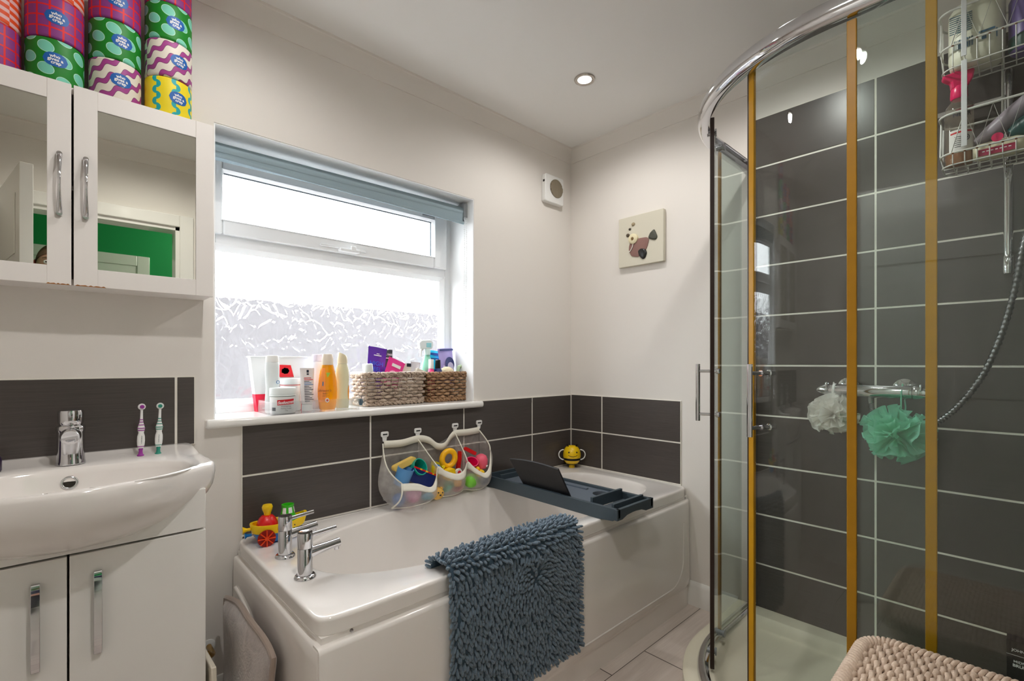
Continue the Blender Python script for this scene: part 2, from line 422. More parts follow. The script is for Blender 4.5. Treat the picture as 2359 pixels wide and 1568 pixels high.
# ---- roller blind and its bead chain
blind = thing('roller_blind', 'grey-blue roller blind rolled up at the top of the window', 'blind', (-1.25, .08, 1.88))
BLUEGREY = mat('blue grey blind fabric', (146,164,172), .85, var=.08, vscale=400)
def rr(x, zt, zb):
    zc = zt-.030; pts = [(x, .082+.030*cos(a), zc+.030*sin(a)) for a in [radians(200-i*20) for i in range(15)]]
    return pts+[(x, .0475, zb+.012), (x, .0465, zb+.006), (x, .048, zb), (x, .055, zb), (x, .0555, zb+.01), (x, .054, zc)]
m = MB().loft([rr(-1.787, 1.884, 1.822), rr(-1.25, 1.889, 1.812), rr(-.742, 1.894, 1.802)], cap0=True, cap1=True)
m.build('fabric_roll', BLUEGREY, blind, angle=50)
MB().box((-.742, .046, 1.835), (-.720, .115, 1.905)).build('bracket', GREYP, blind, bevel=.003)
ch = MB()
for yy in (.050, .066):
    for k in range(74):
        ch.sphere((-.728+.002*sin(k*.09), yy, 1.835-k*.0088), .0027, 6)
ch.tube([(-.728, .050, 1.185), (-.728, .054, 1.178), (-.728, .062, 1.178), (-.728, .066, 1.185)], .002, 6)
tag(ch.build('bead_chain', WHITEP, blind), kind='stuff')

# ---- extractor fan
fan = thing('extractor_fan', 'white square extractor fan with a round grille high on the window wall', 'fan', (-.175, -.001, 2.09))
T = wallT((-.1745, -.001, 2.088))
m = MB(); m.prism(rrect(.150, .152, .012), .0, .030, T=T); m.build('casing', WHITEP, fan, bevel=.004)
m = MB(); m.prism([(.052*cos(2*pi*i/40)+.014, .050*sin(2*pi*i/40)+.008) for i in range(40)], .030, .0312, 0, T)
for k in range(15):
    x = -.049+k*.007; h = sqrt(max(.0001, .050**2-x*x)); m.box((x-.0017+.014, -h+.008, .0305), (x+.0017+.014, h+.008, .034), 1, T)
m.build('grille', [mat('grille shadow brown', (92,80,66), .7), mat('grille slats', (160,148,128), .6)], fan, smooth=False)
m = MB(); m.box((-.073, .030, .012), (-.0755, .042, .024), 0, T); m.build('switch', DARK, fan)

# ---- pebble fish canvas
pic = thing('canvas_picture', 'small square canvas with a fish made of pebbles on the end wall', 'picture', (-.001, -.474, 1.757))
T = Matrix.Translation((-.0225, -.474, 1.757)) @ Matrix.Rotation(-pi/2, 4, 'Z') @ Matrix.Rotation(pi/2, 4, 'X')
m = MB(); m.prism(rrect(.258, .257, .003, 2), -.022, 0, T=T); m.build('canvas', mat('cream canvas', (214,209,192), .85, bmp=.3, bscale=900), pic, bevel=.002)
def pebble(name, pts, h, mt):
    cx = sum(p[0] for p in pts)/len(pts); cy = sum(p[1] for p in pts)/len(pts)
    # round the outline, then dome it
    P = []
    for i in range(len(pts)):
        a, b_, c = Vector(pts[i-1]), Vector(pts[i]), Vector(pts[(i+1) % len(pts)])
        for t in (-.33, 0, .33):
            P.append(tuple((b_*(1-abs(t)*.8)+(a if t < 0 else c)*abs(t)*.8)) if t else tuple(b_*.86+(a+c)*.07))
    r = [[(cx+(x-cx)*s, cy+(y-cy)*s, z) for x, y in P] for s, z in ((1, 0), (1, h*.45), (.88, h*.8), (.6, h), (.25, h*1.06))]
    return MB().loft(r, cap1=True, T=T).build(name, mt, pic)
pebble('fish_body', [(-.062,-.015),(-.066,-.045),(-.05,-.078),(-.012,-.088),(.018,-.078),(.040,-.048),(.052,-.010),(.040,.004),(0,.006),(-.03,.004)], .007, mat('mauve stone', (140,104,96), .6, var=.15, vscale=300))
pebble('fish_tail', [(.046,-.002),(.058,.022),(.080,.036),(.088,.020),(.098,-.004),(.090,-.018),(.068,-.014)], .009, mat('green grey stone', (78,80,70), .45, var=.4, vscale=120))
pebble('fin_stone', [(-.012,-.058),(.004,-.046),(.030,-.052),(.040,-.074),(.030,-.098),(.016,-.104),(-.004,-.084)], .010, mat('black stone', (38,38,38), .3, var=.5, vscale=160))
MB().lathe([(.026, 0), (.026, .012), (.020, .016), (0, .016)], (-.036, .008, 0), T=T).build('eye_disc', mat('cream shell', (226,216,180), .5), pic)
MB().sphere((-.036, .008, .016), (.008, .009, .005), 14, T=T).build('eye_pebble', mat('brown pebble', (120,92,50), .4), pic)
for x, y, r, c in ((-.072, .034, .0105, (84,72,54)), (-.060, .063, .0075, (70,62,50)), (-.040, .085, .0105, (165,150,120))):
    MB().sphere((x, y, .001), (r, r*.9, .006), 14, T=T).build('bubble_pebble', mat('bubble%d' % c[0], c, .45), pic)
MB().tube([(-.064, -.058, .0075), (-.050, -.050, .010), (-.040, -.034, .010), (-.036, -.018, .009)], .0022, 6, T=T).build('gill_line', mat('white line', (235,230,222), .6), pic)

# ---- recessed ceiling lights
def downlight(x, y, label, first=None):
    if first: return dup(first, Matrix.Translation((x, y, ZC)), label, 'recessed ceiling lights')
    t = thing('ceiling_light', label, 'light', (0, 0, 0), group='recessed ceiling lights')
    MB().lathe([(.030, -.001), (.030, -.004), (.036, -.007), (.043, -.006), (.0455, -.001), (.0455, 0)], n=40).build('bezel', mat('satin nickel', (190,184,178), .25, 1), t)
    MB().lathe([(0, -.0025), (.030, -.0025), (.030, -.001)], n=40).build('lamp_face', mat('lamp glow', (255,250,242), .4, emit=9), t)
    place(t, Matrix.Translation((x, y, ZC))); return t
l0 = downlight(-.506, -.501, 'round recessed ceiling light glowing above the bath end')
LIGHTS = [(-.506, -.501), (-.506, -1.25), (-1.80, -1.34), (-1.80, -.50)]
for (x, y), lb in zip(LIGHTS[1:], ('recessed ceiling light over the shower', 'recessed ceiling light in front of the doorway', 'recessed ceiling light over the washbasin')):
    downlight(x, y, lb, l0)

# ---- the doorway behind the camera, seen in the cabinet mirrors
door_1 = S(thing('door_1', None, None, (-2.03, YF, 0)))
m = MB()
for y0, y1 in ((YF, YF+.016), (YF-.136, YF-.12)):
    m.box((DX0-.07, y0, 0), (DX0, y1, DZ+.07)).box((DX1, y0, 0), (DX1+.07, y1, DZ+.07)).box((DX0, y0, DZ), (DX1, y1, DZ+.07))
m.build('architrave', WHITE_GLOSS, door_1, smooth=False, bevel=.005)
m = MB(); m.box((DX0, YF-.12, 0), (DX0+.02, YF, DZ)).box((DX1-.02, YF-.12, 0), (DX1, YF, DZ)).box((DX0, YF-.12, DZ-.02), (DX1, YF, DZ))
m.build('lining', WHITE_GLOSS, door_1, smooth=False)
# leaf: hinge at (-2.40, -1.93), swung into the room
a = radians(80); Rl = Matrix.Translation((-2.395, YF+.02, 0)) @ Matrix.Rotation(a, 4, 'Z')
m = MB(); m.box((0, -.02, .012), (.74, .02, 1.935), T=Rl)
leaf = m.build('leaf', WHITE_GLOSS, door_1, smooth=False, bevel=.002)
m = MB()
for s in (-1, 1):
    for (x0, x1, z0, z1) in ((.09, .345, .2, .82), (.395, .65, .2, .82), (.09, .345, .98, 1.5), (.395, .65, .98, 1.5), (.09, .65, 1.58, 1.83)):
        m.box((x0, s*.020, z0), (x1, s*.0235, z1), T=Rl)
m.build('raised_panel', WHITE_GLOSS, leaf, smooth=False, bevel=.003)
m = MB()
for s in (-1, 1):
    m.lathe([(.0, .0), (.022, .0), (.022, .005), (.010, .008), (.010, .018), (.022, .026), (.024, .034), (.016, .042), (0, .043)], n=24, T=Rl @ Matrix.Translation((.685, s*.02, 1.02)) @ Matrix.Rotation(-s*pi/2, 4, 'X'))
m.build('knob', CHROME, leaf)
HG = mat('emerald wall paint', (12,150,80), .6)
b = MB(); b.box((-2.85, -3.42, 0), (-.5, -3.3, 2.4)).box((-2.85, -3.3, 0), (-2.75, YF-.12, 2.4)).box((-.6, -3.3, 0), (-.5, YF-.12, 2.4))
S(b.build('wall_hall', HG, smooth=False))
S(MB().box((-2.85, -3.42, 2.4), (-.5, YF-.12, 2.45)).build('ceiling_hall', CEIL, smooth=False))
door_2 = S(thing('door_2', None, None, (-2.1, -3.3, 0)))
m = MB(); m.box((-2.55, -3.3, 0), (-2.47, -3.28, 1.98)).box((-1.73, -3.3, 0), (-1.65, -3.28, 1.98)).box((-2.47, -3.3, 1.90), (-1.73, -3.28, 1.98))
m.build('architrave', WHITE_GLOSS, door_2, smooth=False, bevel=.004)
MB().box((-2.47, -3.3, 0), (-1.73, -3.29, 1.90)).build('leaf', WHITE_GLOSS, door_2, smooth=False)
# ================================================================== WASHBASIN CORNER
# ---- mirrored wall cabinet
cab = thing('mirror_cabinet', 'white two-door wall cabinet with mirrored doors hung over the washbasin', 'cabinet', (-2.141, -.06, 1.329))
m = MB()
m.box((-2.454, -.121, 1.331), (-1.829, 0, 1.347)).box((-2.454, -.121, 1.825), (-1.829, 0, 1.843)).box((-2.454, -.121, 1.347), (-2.438, 0, 1.825)).box((-1.845, -.121, 1.347), (-1.829, 0, 1.825)).box((-2.438, -.01, 1.347), (-1.845, 0, 1.825)).box((-2.438, -.11, 1.58), (-1.845, -.01, 1.592))
m.build('carcass', CAB, cab, smooth=False, bevel=.001)
for s, x0, x1, i0, i1, hx in ((1, -2.139, -1.829, -2.0925, -1.8735, -2.116), (-1, -2.454, -2.1435, -2.407, -2.1885, -2.166)):
    m = MB(); z0, z1, j0, j1 = 1.329, 1.843, 1.3755, 1.7935
    m.box((x0, -.140, z0), (i0, -.122, z1)).box((i1, -.140, z0), (x1, -.122, z1)).box((i0, -.1395, z0), (i1, -.122, j0)).box((i0, -.1395, j1), (i1, -.122, z1))
    d = m.build('door', CAB, cab, smooth=False, bevel=.0008)
    MB().box((i0-.002, -.1365, j0-.002), (i1+.002, -.1345, j1+.002)).build('mirror', MIRROR, d, smooth=False)
    pts = []; rad = []
    for k in range(25):
        t = k/24; pts.append((hx, -.140-.030*sin(pi*t)**.6, 1.507+.150*t)); rad.append(.0030+.0034*abs(2*t-1)**1.5)
    h = MB().tube(pts, rad, 12)
    for z in (1.507, 1.657): h.cyl((hx, -.1395, z), (hx, -.150, z), .0062, .0058, 14)
    h.build('handle', CHROME, d)
m = MB(); random.seed(5)
for x0, x1 in ((-2.190, -2.146), (-2.137, -2.075)):
    pts = [(x0+(x1-x0)*k/12, 1.3288+.0035*abs(sin(k*1.3))*(1 if 0 < k < 12 else 0)) for k in range(13)]
    m.prism([(x, z) for x, z in pts]+[(x1, 1.3286), (x0, 1.3286)], .1402, .1406, T=Matrix.Rotation(pi/2, 4, 'X'))
m.build('chipped_edge', mat('bare chipboard', (150,95,40), .9), cab, smooth=False)

# ---- toilet rolls
def paper(name, fn):
    mt, nt, p = new_mat(name); vec, x, y, z = coords(nt); s = y.op('ARCTAN2', x)*.057
    nt.links.new(fn(nt, s, z), p.inputs['Base Color']); p.inputs['Roughness'].default_value = .55; return mt
def f_grid(nt, s, z):
    k = ((s+.003)/.0255).fr().lt(.16).mx(((z+.004)/.027).fr().lt(.15)); return mixc(nt, k, L(140,55,135), L(232,20,28))
def f_dots(nt, s, z):
    # two interleaved lattices of tilted ovals
    P_, Q_ = .072, .055
    def lat(a, b):
        u = ((s+a*P_)/P_).fr()-.5; v = ((z+b*Q_)/Q_).fr()-.5
        x, y = u*P_, v*Q_; c, q = .87, .5
        e, f = (x*c-y*q)*(1/1.18), (x*q+y*c)*(1/.92); return (e*e+f*f).op('SQRT')
    d = lat(.0, .0).mn(lat(.5, .5)); c = mixc(nt, d.lt(.0150), L(0,128,24), L(190,232,212)); return mixc(nt, d.lt(.0138), c, L(120,205,180))
def f_wave(nt, s, z):
    q = z*1.0-s*.62+(s*160.0+z*60.0).sin()*.0060; k = (q/.040+.1).fr(); c = mixc(nt, k.lt(.42), L(226,218,205), L(80,45,70))
    return mixc(nt, k.gt(.035)*k.lt(.385), c, L(160,58,135))
def f_halves(nt, s, z):
    cs = s/.024; cz = z/.033; col = cs.fl(); par = col.mod2()
    v = (cz+par*.5).fr()-.5; u = cs.fr(); uu = u-par
    d = ((uu*.024)*(uu*.024)+(v*.033)*(v*.033)).op('SQRT'); return mixc(nt, d.lt(.0116), L(238,214,20), L(20,165,170))
def f_bars(nt, s, z):
    col = (s/.045).fl(); q = (z+col*.0075+s*.12)/.019; return mixc(nt, q.fr().lt(.52), L(238,190,190), L(235,80,20))
PAPERS = dict(grid=paper('purple and red check wrap', f_grid), dots=paper('green wrap with mint dots', f_dots), wave=paper('cream wrap with purple waves', f_wave), halves=paper('yellow wrap with teal half discs', f_halves), bars=paper('orange and pink striped wrap', f_bars))
STICK = mat('blue sticker', (20,95,175), .5); WTXT = mat('white print', (245,245,245), .5)
RR, RH = .057, .1068
def make_roll(kind, label):
    t = thing('toilet_roll', label, 'toilet roll', (0, 0, 0), group='wrapped toilet rolls on the cabinet')
    pr = [(0, .004), (.018, .003), (.021, .0), (RR-.005, 0), (RR-.001, .002), (RR, .006), (RR, RH-.006), (RR-.001, RH-.002), (RR-.005, RH), (.021, RH), (.018, RH-.003), (0, RH-.004)]
    MB().lathe(pr, n=64).build('wrapper', PAPERS[kind], t, angle=60)
    m = MB(); W, H = .024, .0175; rows = []
    Tl = Matrix.Translation((0, -RR, RH*.50)) @ Matrix.Rotation(pi/2, 4, 'X')
    for k in range(13):
        a = -1+2*k/12
        rows.append([((RR+.0005)*sin(W*a/RR), e*H*sqrt(max(0, 1-abs(a)**2.4)), (RR+.0005)*cos(W*a/RR)-RR) for e in (-1, -.5, 0, .5, 1)])
    vs = [p for r in rows for p in r]; fs = [(i*5+j, (i+1)*5+j, (i+1)*5+j+1, i*5+j+1) for i in range(12) for j in range(4)]
    st = m.add(vs, fs, 0, Tl).build('sticker', STICK, t)
    m = MB()
    for tx, yy, xx in (('who', .0078, -.001), ('gives a', -.0002, .0), ('crap', -.0082, .001)):
        lettering(m, tx, .0108, Tl @ Matrix.Translation((0, 0, 0)), bend=RR, lift=.0012, bold=.00022) if False else None
        v, f = text_vf(tx, .0112, bold=.0003, spacing=.98)
        m.add([((RR+.0011)*sin((x+xx)/RR), y+yy, (RR+.0011)*cos((x+xx)/RR)-RR) for x, y, z in v], f, 0, Tl)
    m.build('lettering', WTXT, st, smooth=False, fixn=False)
    return t
cols = [(-1.9305, ['halves', 'wave', 'dots', 'grid'], 'stack nearest the window'), (-2.0525, ['wave', 'dots', 'grid'], 'second stack from the window'),
        (-2.174, ['dots', 'grid', 'bars'], 'third stack from the window'), (-2.293, ['grid', 'bars'], 'stack furthest from the window')]
desc = dict(halves='yellow and teal', wave='cream and purple wavy', dots='green and mint dotted', grid='purple toilet roll with red checks', bars='orange and pink striped')
ord_ = ['bottom', 'second up', 'third up', 'top']
first = {}
for ci, (cx, kinds, where) in enumerate(cols):
    for k, kd in enumerate(kinds):
        nm = desc[kd] if 'roll' in desc[kd] else desc[kd]+' toilet roll'
        lb = f'{nm}, {ord_[k]} in the {where}'
        M = TR((cx, -.0735+.002*sin(ci*3+k*5), 1.8435+k*(RH+.0002)), rz=radians([14, 6, -2, -8][ci]+[3, 6, -4, 8][k]))
        if kd not in first:
            first[kd] = make_roll(kd, lb); place(first[kd], M)
        else: dup(first[kd], M, lb)

# ---- vanity unit
van = thing('vanity_unit', 'white gloss two-door vanity unit under the washbasin', 'cabinet', (-2.15, -.17, 0))
VX0, VX1, VY = -2.416, -1.884, -.330
m = MB(); m.box((VX0, -.310, .0), (VX0+.018, 0, .80)).box((VX1-.018, -.310, 0), (VX1, 0, .80)).box((VX0+.018, -.30, .10), (VX1-.018, 0, .118)).box((VX0+.018, -.02, .118), (VX1-.018, 0, .80)).box((VX0+.018, -.28, .0), (VX1-.018, -.262, .10))
m.build('carcass', WHITE_GLOSS, van, smooth=False)
MB().box((VX0, VY, .6975), (VX1, -.311, .800)).build('fascia', WHITE_GLOSS, van, smooth=False, bevel=.0015)
for x0, x1, hx in ((-2.1485, VX1, -2.100), (VX0, -2.1525, -2.203)):
    d = MB().box((x0, VY, .085), (x1, -.312, .6925)).build('door', WHITE_GLOSS, van, smooth=False, bevel=.0015)
    h = MB(); n = 16
    for k in range(n):
        pass
    pr = [(.0, .458)]; pts = []
    prof = [(.330, .456), (.338, .456), (.346, .470), (.3475, .50), (.3475, .60), (.346, .634), (.338, .648), (.330, .648), (.336, .640), (.3435, .628), (.3445, .60), (.3445, .50), (.3435, .474), (.336, .463)]
    h.prism([(y, z) for y, z in prof], -.0075, .0075, T=Matrix.Translation((hx, 0, 0)) @ Matrix(((0, 0, 1, 0), (-1, 0, 0, 0), (0, 1, 0, 0), (0, 0, 0, 1))))
    h.build('handle', CHROME, d, angle=30, bevel=.0008)

# ---- washbasin
bas = thing('washbasin', 'white bow-fronted ceramic washbasin on the vanity unit', 'basin', (-2.15, -.2, .8))
OC = (0, -.24); NB = 160
poly = [(.287, 0), (-.287, 0), (-.2925, -.15)]
for k in range(41):
    x = -.297+.594*k/40; poly.append((x, -.45+1.8*x*x))
poly.append((.2925, -.15))
def ray_poly(a):
    dx, dy = cos(a), sin(a); best = 9
    for i in range(len(poly)):
        (x1, y1), (x2, y2) = poly[i], poly[(i+1) % len(poly)]
        x1 -= OC[0]; x2 -= OC[0]; y1 -= OC[1]; y2 -= OC[1]
        den = dx*(y2-y1)-dy*(x2-x1)
        if abs(den) < 1e-9: continue
        t = (x1*(y2-y1)-y1*(x2-x1))/den; u = (x1*dy-y1*dx)/den
        if t > 0 and -1e-6 <= u <= 1+1e-6: best = min(best, t)
    return best
rad_ = [ray_poly(2*pi*k/NB) for k in range(NB)]
for _ in range(2): rad_ = [(rad_[k-1]+2*rad_[k]+rad_[(k+1) % NB])/4 for k in range(NB)]
def outl(s, z, yc=-.1, dz=0):
    out = []
    for k in range(NB):
        a = 2*pi*k/NB; x = OC[0]+rad_[k]*cos(a); y = min(-.0005, OC[1]+rad_[k]*sin(a))
        yy = y if y > yc else yc+(y-yc)*s
        out.append((-2.15+x*(s if y < yc else s+(1-s)*0), yy, z+dz*max(0, min(1, (y+.12)/.12))))
    return out
def inl(s, z, a=.243, b=.153, cy=-.277):
    return [(-2.15+a*s*math.copysign(abs(cos(2*pi*k/NB))**(2/2.3), cos(2*pi*k/NB)), cy+b*s*math.copysign(abs(sin(2*pi*k/NB))**(2/2.3), sin(2*pi*k/NB)), z) for k in range(NB)]
UP = .020
rings = [outl(.58, .6995), outl(.655, .7045), outl(.745, .715), outl(.83, .733), outl(.889, .752), outl(.955, .779), outl(.988, .80), outl(1.0, .818), outl(1.005, .834, dz=UP*.4), outl(1.004, .850, dz=UP), outl(.996, .858, dz=UP), outl(.982, .8615, dz=UP)]
o1 = outl(.960, .8615, dz=UP); i1 = inl(1.03, .860)
def lerp(A, B, t): return [tuple(a+(b-a)*t for a, b in zip(p, q)) for p, q in zip(A, B)]
# keep the deck level between outer edge and bowl
mid = [(p[0]*.5+q[0]*.5, p[1]*.5+q[1]*.5, .8625) for p, q in zip(o1, i1)]
rings += [lerp(o1, i1, .12), mid, i1, inl(1.0, .856), inl(.975, .842), inl(.94, .815), inl(.86, .785), inl(.70, .760), inl(.45, .748), inl(.12, .743)]
bowl = MB().loft(rings, cap0=True, cap1=True).build('bowl', CERAM, bas, angle=180)
q = Matrix.Translation((-2.147, -.1315, .823)) @ Matrix.Rotation(radians(72), 4, 'X')
m = MB().ring((0, 0, 0), .0145, .0033, n=32, k=10, T=q); m.build('overflow_ring', CHROME, bas)
MB().lathe([(0, .0005), (.0145, .0005)], n=28, T=q).build('overflow_hole', mat('overflow hole', (60,56,46), .6), bas)
MB().lathe([(0, .002), (.022, .002), (.026, -.001)], c=(-2.15, -.277, .7455), n=28).build('waste', CHROME, bas)

# ---- basin tap
tap = thing('basin_tap', 'chrome mixer tap standing at the back of the washbasin', 'tap', (-2.144, -.072, .862))
m = MB().lathe([(.0305, 0), (.0305, .004), (.0290, .010), (.0283, .03), (.0280, .085), (.0290, .088), (.0300, .091), (.0300, .099), (.0275, .102), (.0245, .104)], c=(-2.144, -.072, .8625), n=40)
m.build('body', CHROME, tap)
m = MB().tube([(-2.144, -.072, .940), (-2.1448, -.105, .940), (-2.1452, -.120, .939), (-2.1453, -.124, .938)], [.0215, .0215, .0205, .0175], 28, flat=1); m.build('spout', CHROME, tap)
m = MB().lathe([(.0235, .104), (.0245, .106), (.0265, .112), (.0268, .136), (.0255, .142), (.018, .1445), (0, .145)], c=(-2.144, -.072, .8625), n=40)
m.tube([(-2.144, -.086, .992), (-2.145, -.108, .997), (-2.1455, -.118, .999)], [.0085, .0075, .0060], 14, flat=.55)
m.build('lever', CHROME, tap)
MB().sphere((-2.144, -.0985, .988), (.0022, .0015, .0022), 10).build('temperature_dot', STEEL, tap)

# ---- toothbrushes
def make_brush(label, accent, seed):
    t = thing('toothbrush', label, 'toothbrush', (0, 0, 0), group='toothbrushes standing on the washbasin')
    MB().lathe([(0, 0), (.0085, 0), (.0085, .002), (.0055, .005), (.0045, .014), (.006, .022)], n=24, sy=.9).build('base', accent, t)
    b = MB().lathe([(.0058, .020), (.0088, .032), (.0095, .044), (.0090, .056), (.0064, .066), (.0078, .073), (.0086, .080), (.0066, .088), (.0045, .096), (.0034, .105), (.0030, .128), (.0032, .132), (0, .134)], n=24, sy=.8).build('handle', WHITEP, t)
    for z, r in ((.0735, .0086), (.0795, .0094), (.089, .0072), (.097, .0052), (.104, .0044), (.027, .0082)):
        MB().ring((0, 0, z), r-.0008, .0012, n=24, k=6, sy=.8).build('stripe', accent, b)
    m = MB()
    for k in range(9): m.box((-.0006+.0004*sin(k*2), -.0084, .036+k*.0026), (.0010+.0006*sin(k*3), -.0073, .0374+k*.0026))
    m.build('print', GREYP, b, smooth=False)
    T = Matrix.Translation((0, 0, .141)) @ Matrix.Rotation(pi/2, 4, 'X')
    MB().lathe([(0, -.003), (.0088, -.003), (.0092, 0), (.0088, .003), (.0, .003)], n=28, T=T).build('head', WHITEP, t)
    MB().lathe([(.0052, .003), (.0052, .007), (0, .0073)], n=20, T=T).build('bristles', accent, t)
    return t
place(make_brush('white toothbrush with a purple base, standing nearer the tap', mat('purple rubber', (150,50,150), .5), 1), TR((-1.996, -.066, .8632), rz=.1, ry=.02))
place(make_brush('white toothbrush with a green base, standing further from the tap', mat('green rubber', (40,140,120), .5), 2), TR((-1.955, -.066, .8632), rz=-.1, ry=.035))
sb = thing('soap_pump', 'small dark purple bottle on the washbasin ledge, across the tap from the toothbrushes', 'bottle', (-2.292, -.080, .8625))
MB().lathe([(0, 0), (.020, 0), (.023, .004), (.023, .030), (.018, .044), (.008, .050), (.008, .056)], c=(-2.292, -.080, .8625), n=28).build('bottle', mat('dark purple plastic', (48,30,62), .3), sb)
MB().lathe([(.010, .056), (.010, .066), (0, .067)], c=(-2.292, -.080, .8625), n=20).build('cap', BLACKP, sb)

# ---- plush mat standing between vanity and bath
def plush():
    mt, nt, p = new_mat('crushed taupe velvet'); vec, x, y, z = coords(nt)
    n = noise(nt, vec, 14, 5, None, .65, 1.2); n2 = noise(nt, vec, 160, 2)
    nt.links.new(mixc(nt, n, L(96,82,76), L(204,190,182)), p.inputs['Base Color']); p.inputs['Roughness'].default_value = .8; p.inputs['Sheen Weight'].default_value = .6
    bump(nt, p, n2*.4+n, .004, .6); return mt
PL = plush()
pm = thing('plush_mat', 'taupe velvet bath cushion propped upright between the vanity unit and the bath', 'cushion', (-1.79, -.33, 0))
def mx_(y, z): return -1.800+.018*(z/.41)+.004*sin(y*22)+.005*sin(z*15+y*9)
m = MB(); cyl_ = []
def face(side):
    def fn(u, v):
        y = -.115-.41*u; z = .0+(.400+.032*sin(pi*u)-.012*u)*v
        e = min(1, 5.5*min(u, 1-u, v+.05, 1-v)); return (mx_(y, z)+side*(.006+.014*sqrt(max(0, e))), y, z)
    return fn
m.grid(face(-1), 24, 24).grid(face(1), 24, 24); m.build('cover', PL, pm, angle=180)
edge = []
for u, v in [(0, .02+.98*k/20) for k in range(20)]+[(k/20, 1) for k in range(20)]+[(1, 1-.98*k/20) for k in range(21)]:
    y = -.115-.41*u; z = .0+(.400+.032*sin(pi*u)-.012*u)*v; edge.append((mx_(y, z), y, z+.004))
MB().tube(edge, .0075, 8).build('piping', mat('taupe piping', (150,132,120), .8, sheen=.4), pm)
bw = thing('leaning_board', 'narrow cream board leaning low down beside the vanity unit', 'board', (-1.865, -.28, 0))
MB().box((-.006, -.10, 0), (.006, .10, .325), T=TR((-1.864, -.27, 0.002), rx=radians(-3), ry=radians(-1))).build('board', mat('cream board', (222,214,198), .5), bw, bevel=.003)
pp = thing('pipe_stub', 'small brass pipe end low on the wall beside the plush mat', 'pipe', (-1.83, -.001, .22))
MB().tube([(-1.815, -.002, .215), (-1.815, -.06, .215), (-1.822, -.075, .22), (-1.835, -.085, .235)], .008, 14).build('pipe', mat('brass', (190,150,80), .25, 1), pp)
MB().lathe([(.020, 0), (.020, .003), (.009, .006)], n=20, T=Matrix.Translation((-1.815, .0005, .215)) @ Matrix.Rotation(pi/2, 4, 'X')).build('escutcheon', WHITEP, pp)
# ================================================================== BATH
BX0, BX1, BY0, BY1, BZ = -1.738, -.001, -.722, -.0075, .545
bath = thing('bathtub', 'white acrylic bathtub fitted under the window with white side panels', 'bath', (-.87, -.36, 0))
NR = 320
def outer(ins, z, r=.022):
    # rounded rectangle sampled by angle from the bowl centre
    cx, cy = -.85, -.362; out = []
    x0, x1, y0, y1 = BX0+ins, BX1-ins*.3, BY0+ins, BY1-ins*.3
    for k in range(NR):
        a = 2*pi*k/NR
        # map angle to perimeter of rectangle evenly in superellipse sense
        c, s_ = cos(a), sin(a); p = 26
        x = math.copysign(abs(c)**(2/p), c); y = math.copysign(abs(s_)**(2/p), s_)
        out.append((x0+(x1-x0)*(x+1)/2, y0+(y1-y0)*(y+1)/2, z))
    return out
def inner(s, z, sy=None, dx=0):
    sy = sy or s; cx, cy, out = -.862+dx, -.372, []
    for k in range(NR):
        a = 2*pi*k/NR; c, s_ = cos(a), sin(a); p = 4.2 if c > 0 else 2.5
        ax = (.765 if c > 0 else .775)*s
        p2 = 2.5+(4.2-2.5)*(.5+.5*max(-1, min(1, c*3)))
        out.append((cx+ax*math.copysign(abs(c)**(2/p2), c), cy+.287*sy*math.copysign(abs(s_)**(2/p2), s_), z))
    return out
lip = .042
rings = [outer(.014, BZ-lip), outer(.002, BZ-lip), outer(0, BZ-lip+.002), outer(0, BZ-lip+.005), outer(0, BZ-.011), outer(0, BZ-.008), outer(.001, BZ-.0045), outer(.003, BZ-.0018), outer(.006, BZ-.0004), outer(.009, BZ), outer(.014, BZ),
         inner(1.012, BZ+.000), inner(1.0, BZ-.003), inner(.992, BZ-.010), inner(.985, BZ-.03), inner(.965, BZ-.10, .955), inner(.935, BZ-.20, .90), inner(.90, BZ-.30, .84, -.01), inner(.86, BZ-.36, .78, -.015), inner(.80, BZ-.392, .70, -.02), inner(.60, BZ-.402, .50, -.02), inner(.2, BZ-.405, .2), inner(.01, BZ-.405, .01)]
MB().loft(rings, cap1=True).build('tub', ACRYL, bath, angle=180)
# front panel, bowed, with the moulded toe
def panel_prof(t):
    bow = .012*sin(pi*min(1, max(0, t)))
    return None
pr = [(-.700, .489), (-.716, .4895), (-.729, .489), (-.7345, .485), (-.7365, .478), (-.7385, .36), (-.741, .22), (-.742, .125), (-.7405, .108), (-.7365, .096), (-.7335, .090), (-.7325, .080), (-.7325, .0), (-.700, 0)]
m = MB(); xs = [-1.744, -1.742, -1.70, -1.2, -.7, -.2, -.06, -.030, -.012, -.003]
R_ = []
for x in xs:
    e = max(0, (x+.06)/.057); sh = .030*e*e*0
    R_.append([(x, y+(.012*e*e if y < -.72 else 0), z) for y, z in pr])
m.loft(R_, cap0=True, cap1=True)
fp = m.build('front_panel', ACRYL, bath, angle=50)
# the moulded ridge that frames the lower field
m = MB(); path = [(-1.735, -.7415, .128), (-.30, -.7415, .128)]
pts = [(-1.60, -.7405, .128), (-.20, -.7405, .128)]+[(-.20+.11*sin(radians(a)), -.740, .238-.11*cos(radians(a))) for a in range(10, 91, 10)]+[(-.085, -.737, .30), (-.080, -.7365, .40)]
m.tube(pts, .0045, 8); m.build('moulded_ridge', ACRYL, fp)
